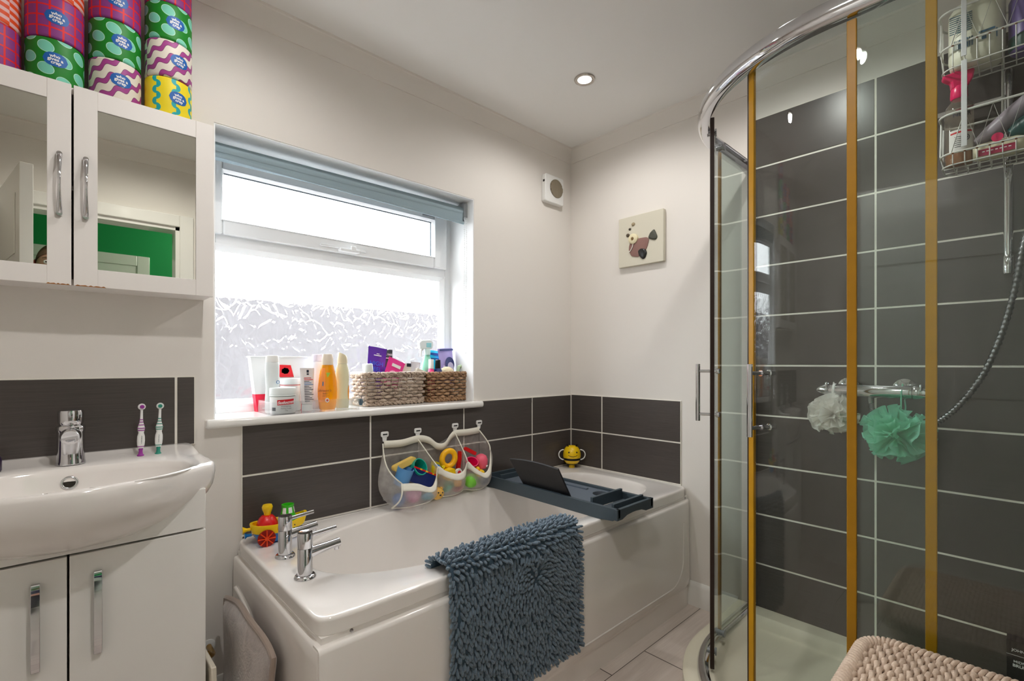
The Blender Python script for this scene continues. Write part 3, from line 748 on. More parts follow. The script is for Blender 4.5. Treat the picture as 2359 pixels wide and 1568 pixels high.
# strip under the lip and screws
m = MB(); m.box((BX0+.006, BY0+.006, .486), (-.004, BY0+.04, .504)); m.box((BX0+.006, BY0+.04, .486), (BX0+.04, -.01, .504)); m.build('upstand', ACRYL, bath, smooth=False)
for x in (-1.66, -.028):
    MB().lathe([(0, .0), (.0045, .0), (.0038, .003), (0, .0035)], n=14, T=Matrix.Translation((x, BY0+.0062, .4975)) @ Matrix.Rotation(pi/2, 4, 'X')).build('screw', STEEL, bath)
pe = [(-1.716, .489), (-1.733, .4895), (-1.7425, .487), (-1.7455, .481), (-1.7465, .45), (-1.7485, .22), (-1.7465, .12), (-1.742, .09), (-1.742, 0), (-1.716, 0)]
m = MB(); m.loft([[(x, y, z) for x, z in pe] for y in (-.729, -.722, -.3, -.012)], cap0=True, cap1=True)
ep = m.build('end_panel', ACRYL, bath, angle=50)
MB().tube([(-1.7475, -.05, .40)]+[(-1.749, -.05-.50*t, .40-.03*t-.20*t*t) for t in [k/14 for k in range(15)]]+[(-1.7485, -.60, .12), (-1.7475, -.605, .05)], .005, 8).build('moulded_ridge', ACRYL, ep)
MB().lathe([(0, .004), (.030, .004), (.034, 0)], c=(-1.28, -.372, BZ-.406), n=28).build('waste', CHROME, bath)
# ---- bath taps
def make_tap(label):
    t = thing('bath_tap', label, 'tap', (0, 0, 0), group='chrome bath taps')
    MB().lathe([(.0285, 0), (.0285, .003), (.0260, .007), (.0235, .009)], n=40).build('flange', CHROME, t)
    b = MB().lathe([(.0195, .005), (.0195, .080), (.0190, .081)], n=40); b.build('body', CHROME, t)
    MB().lathe([(.0190, .0815), (.0197, .0825), (.0197, .121), (.0185, .1235), (.0120, .1215), (0, .121)], n=40).build('head', CHROME, t)
    MB().tube([(.012, 0, .111), (.05, 0, .1135), (.088, 0, .1155)], [.0062, .0058, .0056], 16).build('lever', CHROME, t)
    m = MB().tube([(.010, 0, .064), (.06, 0, .068), (.098, 0, .071)], [.0155, .0125, .0120], 24)
    m.cyl((.089, 0, .066), (.0895, 0, .053), .0085, .0080, 18); m.build('spout', CHROME, t)
    return t
t0 = make_tap('chrome bath tap nearer the front edge of the bath')
place(t0, TR((-1.676, -.462, BZ), rz=radians(3)))
dup(t0, TR((-1.668, -.276, BZ), rz=radians(6)), 'chrome bath tap nearer the tiled wall, beside the toy boat')
m = MB()
for k in range(30):
    a = 2*pi*k/30; m.sphere((-1.676+.0285*cos(a), -.462+.0285*sin(a), BZ+.0015), .0014, 6)
# ---- toy boat with wheels
boat = thing('toy_boat', 'yellow and blue toy boat on wheels parked on the bath corner', 'toy', (-1.645, -.125, BZ))
BT = TR((-1.640, -.112, BZ), rz=radians(-6))
def hull(z0, z1, s0, s1, n=36):
    out = []
    for z, s in ((z0, s0), (z1, s1)):
        r = []
        for k in range(n):
            a = 2*pi*k/n; c, q = cos(a), sin(a)
            x = .078*s*math.copysign(abs(c)**.85, c)+(.010*s if c > .7 else 0); y = .040*s*math.copysign(abs(q)**.8, q)
            r.append((x, y, z+(.018*max(0, c)**3 if z > .03 else 0)+(.004*max(0, -c)**2 if z > .03 else 0)))
        out.append(r)
    return out
MB().loft(hull(.006, .034, .74, .95), T=BT, cap0=True, cap1=True).build('hull', BLUE, boat, angle=60)
h = hull(.034, .060, .97, 1.05); hi = hull(.058, .056, .92, .90)
MB().loft([h[0], h[1], [(x*.985, y*.97, z+.003) for x, y, z in h[1]], [(x*.9, y*.88, z+.001) for x, y, z in h[1]], [(x*.88, y*.86, .048) for x, y, z in h[1]]], T=BT, cap0=True, cap1=True).build('deck', YEL, boat, angle=60)
for sy in (-1, 1):
    wt = BT @ Matrix.Translation((-.040, sy*.046, .026)) @ Matrix.Rotation(pi/2, 4, 'X')
    w = MB().lathe([(.0, -.004), (.0255, -.004), (.0265, -.002), (.0265, .003), (.0, .003)], n=36, T=wt).build('wheel', mat('dark red plastic', (150,20,10), .5), boat)
    m = MB()
    for k in range(8):
        a = 2*pi*k/8; m.box((-.0016, .004, -.007 if sy > 0 else -.0015), (.0016, .0255, .0075 if sy < 0 else .0015), T=wt @ Matrix.Rotation(a, 4, 'Z'))
    m.lathe([(0, -.008), (.006, -.008), (.006, .008), (0, .008)], n=16, T=wt); m.build('spokes', ORANGE, w)
r = MB().lathe([(.030, .050), (.0315, .056), (.0305, .064), (.024, .078), (.0165, .086), (.012, .088)], c=(-.030, 0, 0), n=32, T=BT, power=2.6); r.build('red_cabin', RED, boat, angle=60)
MB().lathe([(.0095, .086), (.0105, .094), (.0150, .106), (.0165, .114), (.0135, .121), (.0, .122)], c=(-.030, 0, 0), n=28, T=BT).build('yellow_knob', YEL, boat)
g = MB().lathe([(.032, .050), (.0315, .058), (.0225, .080), (.0185, .098), (.0195, .112), (.0165, .112), (.0155, .10), (.0, .098)], c=(.032, 0, 0), n=32, T=BT).build('green_funnel', GREEN, boat, angle=60)
m = MB()
for a0 in (-150, -95, -40):
    m.grid(lambda u, v: (.032+(.0213-.003*v+.0006)*cos(radians(a0+34*u)), (.0213-.003*v+.0006)*sin(radians(a0+34*u)), .086+.018*v), 6, 3, T=BT)
m.build('window_patch', WHITEP, g)
m = MB(); m.lathe([(.0055, 0), (.0055, .012), (.011, .022), (.0125, .024), (.0085, .024)], n=20, T=BT @ Matrix.Translation((-.078, 0, .050)) @ Matrix.Rotation(-pi/2, 4, 'Y')); m.build('stern_horn', YEL, boat)
m = MB(); m.lathe([(.005, 0), (.005, .012), (.010, .019), (.009, .02)], n=20, T=BT @ Matrix.Translation((-.076, 0, .032)) @ Matrix.Rotation(-pi/2, 4, 'Y')); m.build('stern_float', BLUE, boat)
m = MB(); m.tube([BT @ Vector((.050+.012*k/6-.0, -.0335+.0028*k*.9, .052+.004*cos(k*.9)-.002)) for k in range(7)], .0011, 6); m.sphere(BT @ Vector((.046, -.0365, .050)), .0022, 8); m.build('painted_smile', INK, boat)

# ---- chenille bath mat hung over the front of the bath
mat_t = thing('bath_mat', 'dark grey-blue chenille bath mat draped over the bath front', 'bath mat', (-1.12, -.74, .35))
def mat_path(s, x):
    """arc length s from the inner hem over the rim and down the front -> (y, z, ny, nz)"""
    L1, L2, r = .045, .040, .018
    if s < L1: return (-.655+.0*s, .510+s, 1, 0) if False else (-.652, .512+s, 1, 0)
    s -= L1
    if s < r*pi/2:
        a = s/r; return (-.670+r*cos(a), .557+r*sin(a)-.003, cos(a), sin(a))
    s -= r*pi/2
    if s < L2: return (-.670-s, .572, 0, 1)
    s -= L2
    if s < .028*pi/2:
        a = s/.028; return (-.710-.028*sin(a), .544+.028*cos(a), -sin(a), cos(a))
    s -= .028*pi/2
    return (-.738-.010*min(1, s/.1)-.004*sin(s*9+x*4), .544-s, -1, 0)
STOT = .045+.018*pi/2+.040+.028*pi/2+.392
MX0, MX1 = -1.392, -.850
def mat_pt(u, s, lift=0):
    x = MX0+(MX1-MX0)*u; y, z, ny, nz = mat_path(s, x)
    fold = .016*math.exp(-((u-.62)/.10)**2)*math.exp(-((s-.17)/.05)**2)+.012*math.exp(-((u-.30-.9*(s-.12))/.12)**2)*math.exp(-((s-.155)/.02)**2)
    x += -.012*max(0, s-.12)*(1-u)*0 + .02*(s-.14)*(.5-u)*0
    lift += fold; return Vector((x, y+ny*lift, z+nz*lift)), Vector((0, ny, nz))
MATC = mat('mat backing blue grey', (62,82,98), .9)
def chen():
    mt, nt, p = new_mat('chenille blue grey'); vec, x, y, z = coords(nt); n = noise(nt, vec, 40, 2); n2 = noise(nt, vec, 700, 2)
    nt.links.new(mixc(nt, n*.5+n2*.5, L(60,77,92), L(124,145,162)), p.inputs['Base Color']); p.inputs['Roughness'].default_value = .85; p.inputs['Sheen Weight'].default_value = .35; bump(nt, p, n2, .002, .6); return mt
CHEN = chen()
m = MB().grid(lambda u, v: mat_pt(u, STOT*v, .0035)[0], 40, 60)
m.build('backing', MATC, mat_t, angle=180, solid=.004)
random.seed(11); m = MB(); NU, NV = 42, 46
for j in range(NV+1):
    for i in range(NU+1):
        u = min(.999, max(.001, (i+random.uniform(-.3, .3))/NU)); s = min(STOT, max(.0, STOT*(j+random.uniform(-.3, .3))/NV))
        p, nrm = mat_pt(u, s, .003); p2, _ = mat_pt(u, min(STOT, s+.004), .003); dn = (p2-p)
        dn = dn.normalized() if dn.length > 1e-6 else Vector((0, 0, -1)); rt = Vector((1, 0, 0))
        # lie of the pile: mostly downwards, swirling round a crown
        du, ds = (u-.60)*.54, s-.255; rr_ = hypot(du, ds)
        w = .75*math.exp(-(rr_/.10)**2)
        d = dn*(1.0+.1*random.gauss(0, 1)) + rt*(.35*random.gauss(0, 1)+(.55 if u > .72 else -.10))
        if rr_ > 1e-4: d = d*(1-w)+(rt*(du/rr_)+dn*(ds/rr_))*w*1.2
        if s < .16: d = d*.45+nrm*.55+rt*.3*random.gauss(0, 1)
        edge = min(u, 1-u)*.54
        if edge < .012: d = d*.6+rt*(-.7 if u < .5 else .9)
        d.normalize(); d = (d+nrm*(.45+.25*random.random())).normalized()
        ln = random.uniform(.018, .025); r = random.uniform(.0043, .0054)
        cv = nrm*(-.35)
        q = [p, p+d*ln*.45, p+d*ln*.85+cv*ln*.12, p+d*ln+cv*ln*.18]
        m.tube(q, [r*.9, r, r*.92, r*.35], 6)
tag(m.build('pile', CHEN, mat_t, fixn=False, angle=180), kind='stuff')

# ---- bath tray with tablet rest
tr_ = thing('bath_tray', 'dark charcoal wooden bath tray laid across the bath', 'tray', (-.55, -.42, BZ))
WOOD = mat('charcoal stained bamboo', (58,70,78), .45, var=.12, vscale=50); WOODD = mat('charcoal stained bamboo inner', (90,99,110), .55, var=.1, vscale=80)
TX0, TX1, TY0, TY1 = -.690, -.455, -.800, -.035; TZ = BZ+.052
m = MB()
# long side rails with the scalloped underside at the outer ends
def rail(x0, x1):
    pts = [(TY0, .020), (TY0+.025, .006), (TY0+.05, .004), (TY0+.085, .0005), (TY1-.085, .0005), (TY1, .0005), (TY1, .052), (TY0, .052)]
    pts = [(TY0, .012), (TY0+.02, .012), (TY0+.045, .020), (TY0+.075, .018), (TY0+.10, .0008), (TY1, .0008), (TY1, .052), (TY0, .052)] if False else pts
    m.prism(pts, x0, x1, T=Matrix.Translation((0, 0, BZ)) @ Matrix(((0, 0, 1, 0), (1, 0, 0, 0), (0, 1, 0, 0), (0, 0, 0, 1))))
rail(TX0, TX0+.014); rail(TX1-.014, TX1)
sc = [(-.1225, .012), (-.09, .012), (-.06, .022), (-.01, .026), (.04, .022), (.07, .012), (.1225, .012), (.1225, .052), (-.1225, .052)]
for y in (TY0, TY1-.014):
    m.prism([(p[0]+(TX0+TX1)/2, p[1]) for p in sc], -.014, 0, T=Matrix.Translation((0, y, BZ)) @ Matrix.Rotation(pi/2, 4, 'X'))
fr = m.build('frame', WOOD, tr_, smooth=False, bevel=.0015)
m = MB()
cyx, cyy, cr = -.520, -.600, .037
n = 32; ix0, ix1, iy0, iy1 = TX0+.014, TX1-.014, -.655, -.135
hole = [(cyx+cr*cos(2*pi*k/n), cyy+cr*sin(2*pi*k/n)) for k in range(n)]
vs = []; fs = []
sq = []
for k in range(n):
    a = 2*pi*k/n; c, s_ = cos(a), sin(a); t = min((.050)/abs(c) if abs(c) > 1e-6 else 9, (.050)/abs(s_) if abs(s_) > 1e-6 else 9); sq.append((cyx+t*c, cyy+t*s_))
rg = [[(x, y, BZ+.030) for x, y in hole], [(x, y, BZ+.041) for x, y in hole], [(x, y, BZ+.041) for x, y in sq], [(x, y, BZ+.030) for x, y in sq]]
m.loft(rg)
qx0, qx1, qy0, qy1 = cyx-.05, cyx+.05, cyy-.05, cyy+.05
for a, b_, c, d in ((ix0, qx0, iy0, iy1), (qx1, ix1, iy0, iy1), (qx0, qx1, iy0, qy0), (qx0, qx1, qy1, iy1)): m.box((a, c, BZ+.030), (b_, d, BZ+.041))
m.build('deck', WOODD, tr_, smooth=False)
for y0, y1 in ((-.786, -.671), (-.130, TY1-.014)): MB().box((ix0, y0, BZ+.018), (ix1, y1, BZ+.024)).build('end_shelf', WOODD, tr_, smooth=False)
for y, z1 in ((-.664, .067), (-.762, .062), (-.135, .064), (-.060, .060)):
    MB().box((ix0+.006, y-.006, BZ+.024), (ix1-.002, y+.006, BZ+z1)).build('cross_bar', WOOD, tr_, smooth=False, bevel=.0015)
MB().box((ix1-.05, -.52, BZ+.041), (ix1-.035, -.22, BZ+.047)).build('book_ledge', WOODD, tr_, smooth=False)
MB().box((TX0+.0135, -.505, BZ+.041), (TX0+.028, -.255, BZ+.050)).build('rest_ledge', WOOD, tr_, smooth=False, bevel=.001)
# tablet rest panel, leaning back, slightly curved top
RT = Matrix.Translation((TX0+.030, -.418, BZ+.045)) @ Matrix.Rotation(radians(90), 4, 'Z') @ Matrix.Rotation(radians(57), 4, 'X')
top = [(-.140+.28*k/16, .150+.012*sin(pi*k/16)) for k in range(17)]
m = MB(); m.prism([(-.135, 0), (.135, 0)]+top[::-1], -.004, .003, T=RT)
m.build('tablet_rest', mat('black leatherette', (24,24,27), .55, bmp=.2, bscale=500), tr_, smooth=False, bevel=.0015)
MB().box((-.02, .06, .0025), (.02, .066, .050), T=RT).build('rest_strut', WOOD, tr_, smooth=False)

# ---- smiling bee tap-cover toy in the corner
bee = thing('bee_toy', 'smiling yellow and black bee bath toy in the tiled corner', 'toy', (-.075, -.065, BZ))
bt = Matrix.Translation((-.072, -.068, BZ)) @ Matrix.Rotation(radians(47), 4, 'Z') @ Matrix.Rotation(pi/2*0, 4, 'Z')
bt = Matrix.Translation((-.072, -.068, BZ)) @ Matrix.Rotation(radians(-43), 4, 'Z')   # local -y looks at the room
def bz(r, z): return [(r[i], z[i]) for i in range(len(r))]
MB().lathe([(0, 0), (.016, 0), (.017, .005), (.014, .014), (.020, .020)], n=32, T=bt).build('foot', YEL, bee)
MB().lathe([(.020, .018), (.033, .024), (.042, .036), (.0455, .044)], n=40, T=bt).build('lower_band', YEL, bee)
MB().lathe([(.0200, .0175), (.0345, .0235), (.0300, .0195)], n=40, T=bt).build('dark_band', BLACKP, bee)
MB().lathe([(.0455, .0435), (.0485, .046), (.0490, .054), (.0475, .057)], n=40, T=bt).build('dark_band', BLACKP, bee)
hd = MB().lathe([(.0480, .056), (.0500, .066), (.0490, .082), (.0440, .100), (.034, .114), (.020, .122), (0, .124)], n=40, T=bt).build('head', YEL, bee)
for s in (-1, 1):
    MB().sphere((s*.022, -.0430, .091), (.0042, .003, .0042), 14, T=bt).build('eye', BLACKP, bee)
    MB().tube([(s*.020, -.01, .118), (s*.026, -.012, .128), (s*.028, -.013, .130)], [.0035, .0035, .0045], 10, T=bt).build('antenna', BLACKP, bee)
    w = [(s*(.046+.028*sin(radians(a))), -.004, .072-.028*cos(radians(a))) for a in range(0, 181, 12)]
    MB().tube(w, .0032, 10, T=bt).build('wing', WHITEP, bee)
MB().tube([(.026*sin(radians(a)), -.0500+.0085*(sin(radians(a)))**2+.0008, .080-.012*cos(radians(a))) for a in range(-72, 73, 8)], .0017, 8, T=bt).build('mouth', BLACKP, bee)
# ================================================================== WINDOWSILL
SZ = .948
def card(w, h, d, T, mt, name, parent, rnd=.002):
    return MB().prism(rrect(w, h, rnd, 3), -d, 0, T=T).build(name, mt, parent, smooth=False, bevel=min(.001, d/4))
# clear tray
ct = thing('clear_tray', 'shallow clear plastic tray of toiletries standing on the windowsill', 'tray', (-1.53, .05, SZ))
m = MB(); x0, x1, y0, y1, h, w = -1.632, -1.312, -.028, .135, .046, .0022
m.box((x0, y0, SZ+.0005), (x1, y1, SZ+.003)).box((x0, y0, SZ+.003), (x0+w, y1, SZ+h)).box((x1-w, y0, SZ+.003), (x1, y1, SZ+h)).box((x0+w, y0, SZ+.003), (x1-w, y0+w, SZ+h)).box((x0+w, y1-w, SZ+.003), (x1-w, y1, SZ+h))
m.build('tray', CLEAR, ct, smooth=False)
B0 = SZ+.0032
# white and red carton at the back
gb = thing('toiletry_carton', 'white carton with a red base and red badge at the back of the sill', 'carton', (-1.54, .158, SZ))
m = MB(); zz = SZ
A = [(-1.632, .142), (-1.438, .142), (-1.438, .180), (-1.632, .180)]; C_ = [(-1.655, .142), (-1.428, .142), (-1.428, .182), (-1.655, .182)]
def lv(t): return [(a[0]+(c[0]-a[0])*t, a[1]+(c[1]-a[1])*t, SZ+.0005+.205*t) for a, c in zip(A, C_)]
m.loft([lv(0), lv(.32)], 0, cap0=True).loft([lv(.32), lv(1)], 1, cap1=True)
gb1 = m.build('carton', [mat('crimson card', (225,12,55), .5), mat('white card', (222,224,224), .5)], gb, smooth=False)
MB().box((-1.658, .138, SZ+.203), (-1.425, .186, SZ+.208)).build('lid_edge', mat('white card', (222,224,224), .5), gb, smooth=False, bevel=.001)
T = wallT((-1.532, .1405, SZ+.152))
bd = MB().prism([(-.034, .024), (.018, .022), (.030, -.024), (-.022, -.024)], 0, .0008, T=T).build('badge', REDINK, gb1, smooth=False)
m = MB()
for k in range(7):
    a = 2*pi*k/7; m.lathe([(0, .0012), (.0055, .0012)], c=(.009*cos(a)-.002, .007*sin(a), 0), n=10, mi=k % 2, T=T)
m.lathe([(0, .0014), (.004, .0014)], c=(-.002, 0, 0), n=10, mi=0, T=T); m.build('emblem', [WTXT, INK], bd, smooth=False)
m = MB(); m.box((-1.615, .1412, SZ+.012), (-1.555, .1418, SZ+.0145)); m.build('print_line', WTXT, gb1, smooth=False)
# tall white bottle
tb = thing('lotion_bottle', 'tall white squeeze bottle standing in the clear tray before the red carton', 'bottle', (-1.605, .055, B0))
MB().lathe([(0, 0), (.022, 0), (.0245, .004), (.0245, .05), (.0215, .09), (.0240, .135), (.0245, .170), (.0225, .182), (.0200, .184)], c=(-1.606, .055, B0), n=36, sy=.62).build('bottle', mat('white bottle plastic', (225,230,230), .3), tb)
MB().lathe([(.0225, .182), (.0225, .200), (.0195, .206), (0, .207)], c=(-1.606, .055, B0), n=36, sy=.66).build('cap', WHITEP, tb)
m = MB().ring((-1.592, .0375, B0+.110), .0055, .0010, axis=(.35, -1, 0), n=20, k=6); m.build('logo', mat('blue print', (50,110,170), .5), tb)
# white jar with red label
jar = thing('cream_jar', 'round white jar with a red label in the corner of the clear tray', 'jar', (-1.580, .022, B0))
jc = (-1.580, .0235, B0)
b_ = MB().lathe([(0, 0), (.040, 0), (.0425, .003), (.0425, .058), (.0405, .060)], c=jc, n=56).build('pot', mat('white pot', (224,224,222), .35), jar)
MB().lathe([(.0418, .061), (.0440, .062), (.0440, .066), (.0430, .067), (.0440, .068), (.0440, .088), (.0425, .0905), (0, .0915)], c=jc, n=56).build('lid', mat('pale lid', (222,228,226), .3), jar)
def on_cyl(mb, c, R, a0, z0, v, f, mi=0):
    # a0: direction the print faces (degrees, -90 = towards -y)
    out = []
    for x, y, z in v:
        a = radians(a0)+x/R; out.append((c[0]+R*cos(a), c[1]+R*sin(a), c[2]+z0+y))
    return mb.add(out, f, mi)
def patch(mb, c, R, a0, z0, z1, w, mi=0, n=14, slant=0):
    vs = []
    for k in range(n+1):
        x = -w/2+w*k/n; a = radians(a0)+x/R
        for z in (z0, z1): vs.append((c[0]+R*cos(a), c[1]+R*sin(a), c[2]+z+slant*x))
    return mb.add(vs, [(2*k, 2*k+2, 2*k+3, 2*k+1) for k in range(n)], mi)
m = MB(); patch(m, jc, .0430, -92, .031, .050, .060, slant=.06); lb = m.build('label', REDINK, b_)
m = MB(); v, f = text_vf('Sudocrem', .0145, bold=.0002, shear=.2); on_cyl(m, jc, .0434, -90, .040, [(x, y+.06*x, z) for x, y, z in v], f); m.build('lettering', WTXT, lb, smooth=False)
m = MB()
for t_, sz, zz in (('ANTISEPTIC', .0065, .025), ('Healing Cream', .0060, .018), ('125g', .0055, .011)):
    v, f = text_vf(t_, sz); on_cyl(m, jc, .0430, -92, zz, v, f)
patch(m, jc, .0429, -150, .010, .022, .016); m.build('small_print', INK, b_, smooth=False)
# low white tub behind
wt = thing('white_tub', 'plain white tub with a red rim line behind the labelled jar', 'tub', (-1.528, .098, B0))
MB().lathe([(0, 0), (.034, 0), (.036, .004), (.036, .096), (.034, .098)], c=(-1.528, .098, B0), n=44).build('tub', WHITEP, wt)
MB().lathe([(.0365, .098), (.0365, .118), (.035, .121), (0, .1215)], c=(-1.528, .098, B0), n=44).build('lid', mat('white bottle plastic', (225,230,230), .3), wt)
MB().lathe([(.0367, .0955), (.0367, .0975)], c=(-1.528, .098, B0), n=44).build('red_line', REDINK, wt)
# cream tube
tu = thing('cream_tube', 'white squeeze tube of cream with red and blue print standing on its cap', 'tube', (-1.487, .045, B0))
tc = (-1.487, .042)
rg = []
for z, a, b in ((.026, .020, .020), (.05, .0225, .019), (.09, .0245, .014), (.13, .0255, .007), (.150, .0260, .0025), (.160, .0260, .0015)):
    rg.append([(tc[0]+a*cos(2*pi*k/36), tc[1]+b*sin(2*pi*k/36), B0+z) for k in range(36)])
ty = MB().loft(rg, cap0=True, cap1=True).build('tube', mat('white tube plastic', (230,222,220), .35), tu, angle=60)
MB().lathe([(0, 0), (.0185, 0), (.019, .002), (.019, .024), (.017, .026), (0, .026)], c=(tc[0], tc[1], B0), n=36).build('cap', WHITEP, tu)
def ty_(z): return tc[1]-(.020+(.0015-.020)*((z-.026)/.134)**1.3)-.0012
m = MB(); m2 = MB(); m3 = MB()
for k in range(15):
    z = .122-k*.0062; w = .013+.004*sin(k*2.1)
    yy = ty_(z); y2 = ty_(z+.0022)
    tgt = m2 if k < 2 else (m3 if k in (3, 4) else m)
    x0 = tc[0]-.016 if k > 4 else tc[0]-.015; 
    tgt.add([(x0, yy, B0+z), (x0+w*2, yy, B0+z), (x0+w*2, y2, B0+z+.0022), (x0, y2, B0+z+.0022)], [(0, 1, 2, 3)])
yy = ty_(.150); m.box((tc[0]-.004, yy-.0015, B0+.131), (tc[0]+.004, yy+.0, B0+.140)); m.box((tc[0]-.004, yy-.0012, B0+.143), (tc[0]+.004, yy+.0, B0+.153))
m.build('small_print', INK, ty, smooth=False); m2.build('heading', REDINK, ty, smooth=False); m3.build('blue_print', mat('blue print', (50,110,170), .5), ty, smooth=False)
# white bottle behind the orange one
wb = thing('white_bottle', 'white flip-top bottle half hidden behind the orange bottle', 'bottle', (-1.418, .100, B0))
MB().lathe([(0, 0), (.026, 0), (.029, .004), (.031, .08), (.029, .15), (.024, .182), (.0215, .186)], c=(-1.425, .098, B0), n=36, sy=.65).build('bottle', mat('pearl white plastic', (225,228,240), .25), wb)
MB().lathe([(.0235, .186), (.0240, .206), (.0215, .213), (0, .214)], c=(-1.425, .098, B0), n=36, sy=.75).build('cap', mat('lilac white cap', (214,208,224), .3), wb)
# orange shampoo bottle
def body_liquid(name, col, rough=.12):
    mt, nt, p = new_mat(name); p.inputs['Base Color'].default_value = col; p.inputs['Roughness'].default_value = rough
    p.inputs['Transmission Weight'].default_value = .35; p.inputs['Subsurface Weight'].default_value = .0; p.inputs['Coat Weight'].default_value = .6; p.inputs['IOR'].default_value = 1.3; return mt
ob = thing('shampoo_bottle', 'orange-filled shampoo bottle with a clear cap in the clear tray', 'bottle', (-1.415, .030, B0))
oc = (-1.413, .034, B0); sy = .62
o1 = MB().lathe([(0, 0), (.027, 0), (.031, .004), (.0365, .05), (.0370, .078), (.0345, .11), (.0285, .145), (.0235, .166), (.0215, .172)], c=oc, n=48, sy=sy).build('bottle', body_liquid('orange shampoo', L(255,170,12)), ob)
MB().lathe([(.0218, .1722), (.0212, .196), (.0190, .212), (.0175, .2135), (0, .2140)], c=oc, n=44, sy=.72).build('cap', mat('milky cap', (238,226,208), .25, trans=.3), ob)
def on_body(c, sy, rf, pts):
    out = []
    for a, z in pts:
        r = rf(z)+.0006; out.append((c[0]+r*cos(radians(a)), c[1]+r*sin(radians(a))*sy, c[2]+z))
    return out
def orf(z):
    P_ = [(0, .027), (.004, .031), (.05, .0365), (.078, .0370), (.11, .0345), (.145, .0285), (.166, .0235), (.172, .0215)]
    for (a, b), (c, d) in zip(P_, P_[1:]):
        if a <= z <= c: return b+(d-b)*(z-a)/(c-a)
    return P_[-1][1]
def decal(mb, c, sy, rf, a0, a1, z0, z1, mi=0, sh=0, n=8, k=6, shape=None):
    vs = []
    for j in range(k+1):
        v = j/k; z = z0+(z1-z0)*v; e = shape(v) if shape else 1
        mid_ = (a0+a1)/2
        for i in range(n+1):
            u = i/n; vs += on_body(c, sy, rf, [(mid_+sh*v+(a1-a0)*(u-.5)*e, z)])
    w = n+1
    return mb.add(vs, [(j*w+i, j*w+i+1, (j+1)*w+i+1, (j+1)*w+i) for j in range(k) for i in range(n)], mi)
m = MB(); decal(m, oc, sy, orf, -168, -112, .030, .160, 0, shape=lambda v: 1-.35*v); lb = m.build('label', mat('orange label', (250,150,70), .4), o1)
m = MB()
v, f = text_vf("Johnson's", .0135, shear=.25)
def wrapb(v, a0, z0, c=oc, rf=orf, sy_=sy, lift=.0012):
    out = []
    for x, y, z in v:
        zz = z0+y; r = rf(zz)+lift; a = radians(a0)+x/(r*.85); out.append((c[0]+r*cos(a), c[1]+r*sin(a)*sy_, c[2]+zz))
    return out
m.add(wrapb(v, -128, .074), f); v, f = text_vf('baby', .0085); m.add(wrapb(v, -118, .063), f); v, f = text_vf('shampoo', .006); m.add(wrapb(v, -114, .054), f)
m.build('lettering', mat('brown print', (120,60,40), .6), lb, smooth=False, fixn=False)
m = MB(); decal(m, oc, sy, orf, -120, -88, .125, .142, 0, shape=lambda v: .15+.85*v, sh=6); m.build('leaf', mat('leaf green', (160,190,70), .5), lb)
m = MB(); decal(m, oc, sy, orf, -118, -94, .028, .046, 0, shape=lambda v: sqrt(max(.01, 1-(2*v-1)**2))); decal(m, oc, sy, lambda z: orf(z)+.0006, -112, -98, .032, .042, 1, shape=lambda v: sqrt(max(.01, 1-(2*v-1)**2)))
m.build('round_badge', [WTXT, mat('badge red', (220,60,20), .5)], lb)
m = MB(); decal(m, oc, sy, orf, -136, -129, .092, .108); m.build('drop_logo', mat('blue print', (50,110,170), .5), lb)
# cream bottle
cb = thing('conditioner_bottle', 'pale cream bottle with a slanted cap beside the wicker basket', 'bottle', (-1.338, .060, B0))
cc = (-1.342, .062, B0)
c1 = MB().lathe([(0, 0), (.024, 0), (.0265, .003), (.0270, .05), (.0250, .085), (.0275, .12), (.0260, .15), (.0215, .172), (.0195, .176)], c=cc, n=44, sy=.6).build('bottle', mat('cream liquid', (232,226,190), .2, trans=.2, coat=.4), cb)
rg = [[(cc[0]+.0205*s*cos(2*pi*k/36), cc[1]+.0150*s*sin(2*pi*k/36), cc[2]+z-(tilt*.0205*s*cos(2*pi*k/36))) for k in range(36)] for s, z, tilt in ((1, .1765, 0), (.98, .195, 0), (.88, .212, .45), (.80, .2145, .45), (.1, .2155, .45))]
MB().loft(rg, cap0=True, cap1=True).build('cap', mat('beige cap', (216,204,172), .35), cb, angle=50)
m = MB(); decal(m, cc, .6, lambda z: .0268, -52, -5, .028, .090, 0, shape=lambda v: sqrt(max(.02, 1-(2*v-1)**2))); m.build('label', mat('orange print', (240,150,20), .5), c1)
# small wrapped dummy beside the basket
sd = thing('soother_pack', 'small clear pouch holding a dark soother in front of the larger wicker basket', 'pouch', (-1.288, .015, SZ))
T = wallT((-1.286, .022, SZ+.027), rz=.1, tilt=-.25)
m = MB().grid(lambda u, v: ((u-.5)*.048, (v-.5)*.054, .006*sin(pi*u)*sin(pi*v)), 10, 10, T=T).grid(lambda u, v: ((u-.5)*.048, (v-.5)*.054, -.004*sin(pi*u)*sin(pi*v)), 10, 10, T=T); m.build('pouch', CLEAR, sd, angle=180)
m = MB().prism([(-.012, .010), (.010, .012), (.014, -.002), (.004, -.017), (-.006, -.014)], -.001, .003, T=T); m.build('soother', mat('dark teal plastic', (40,70,86), .3), sd, smooth=False, bevel=.001)

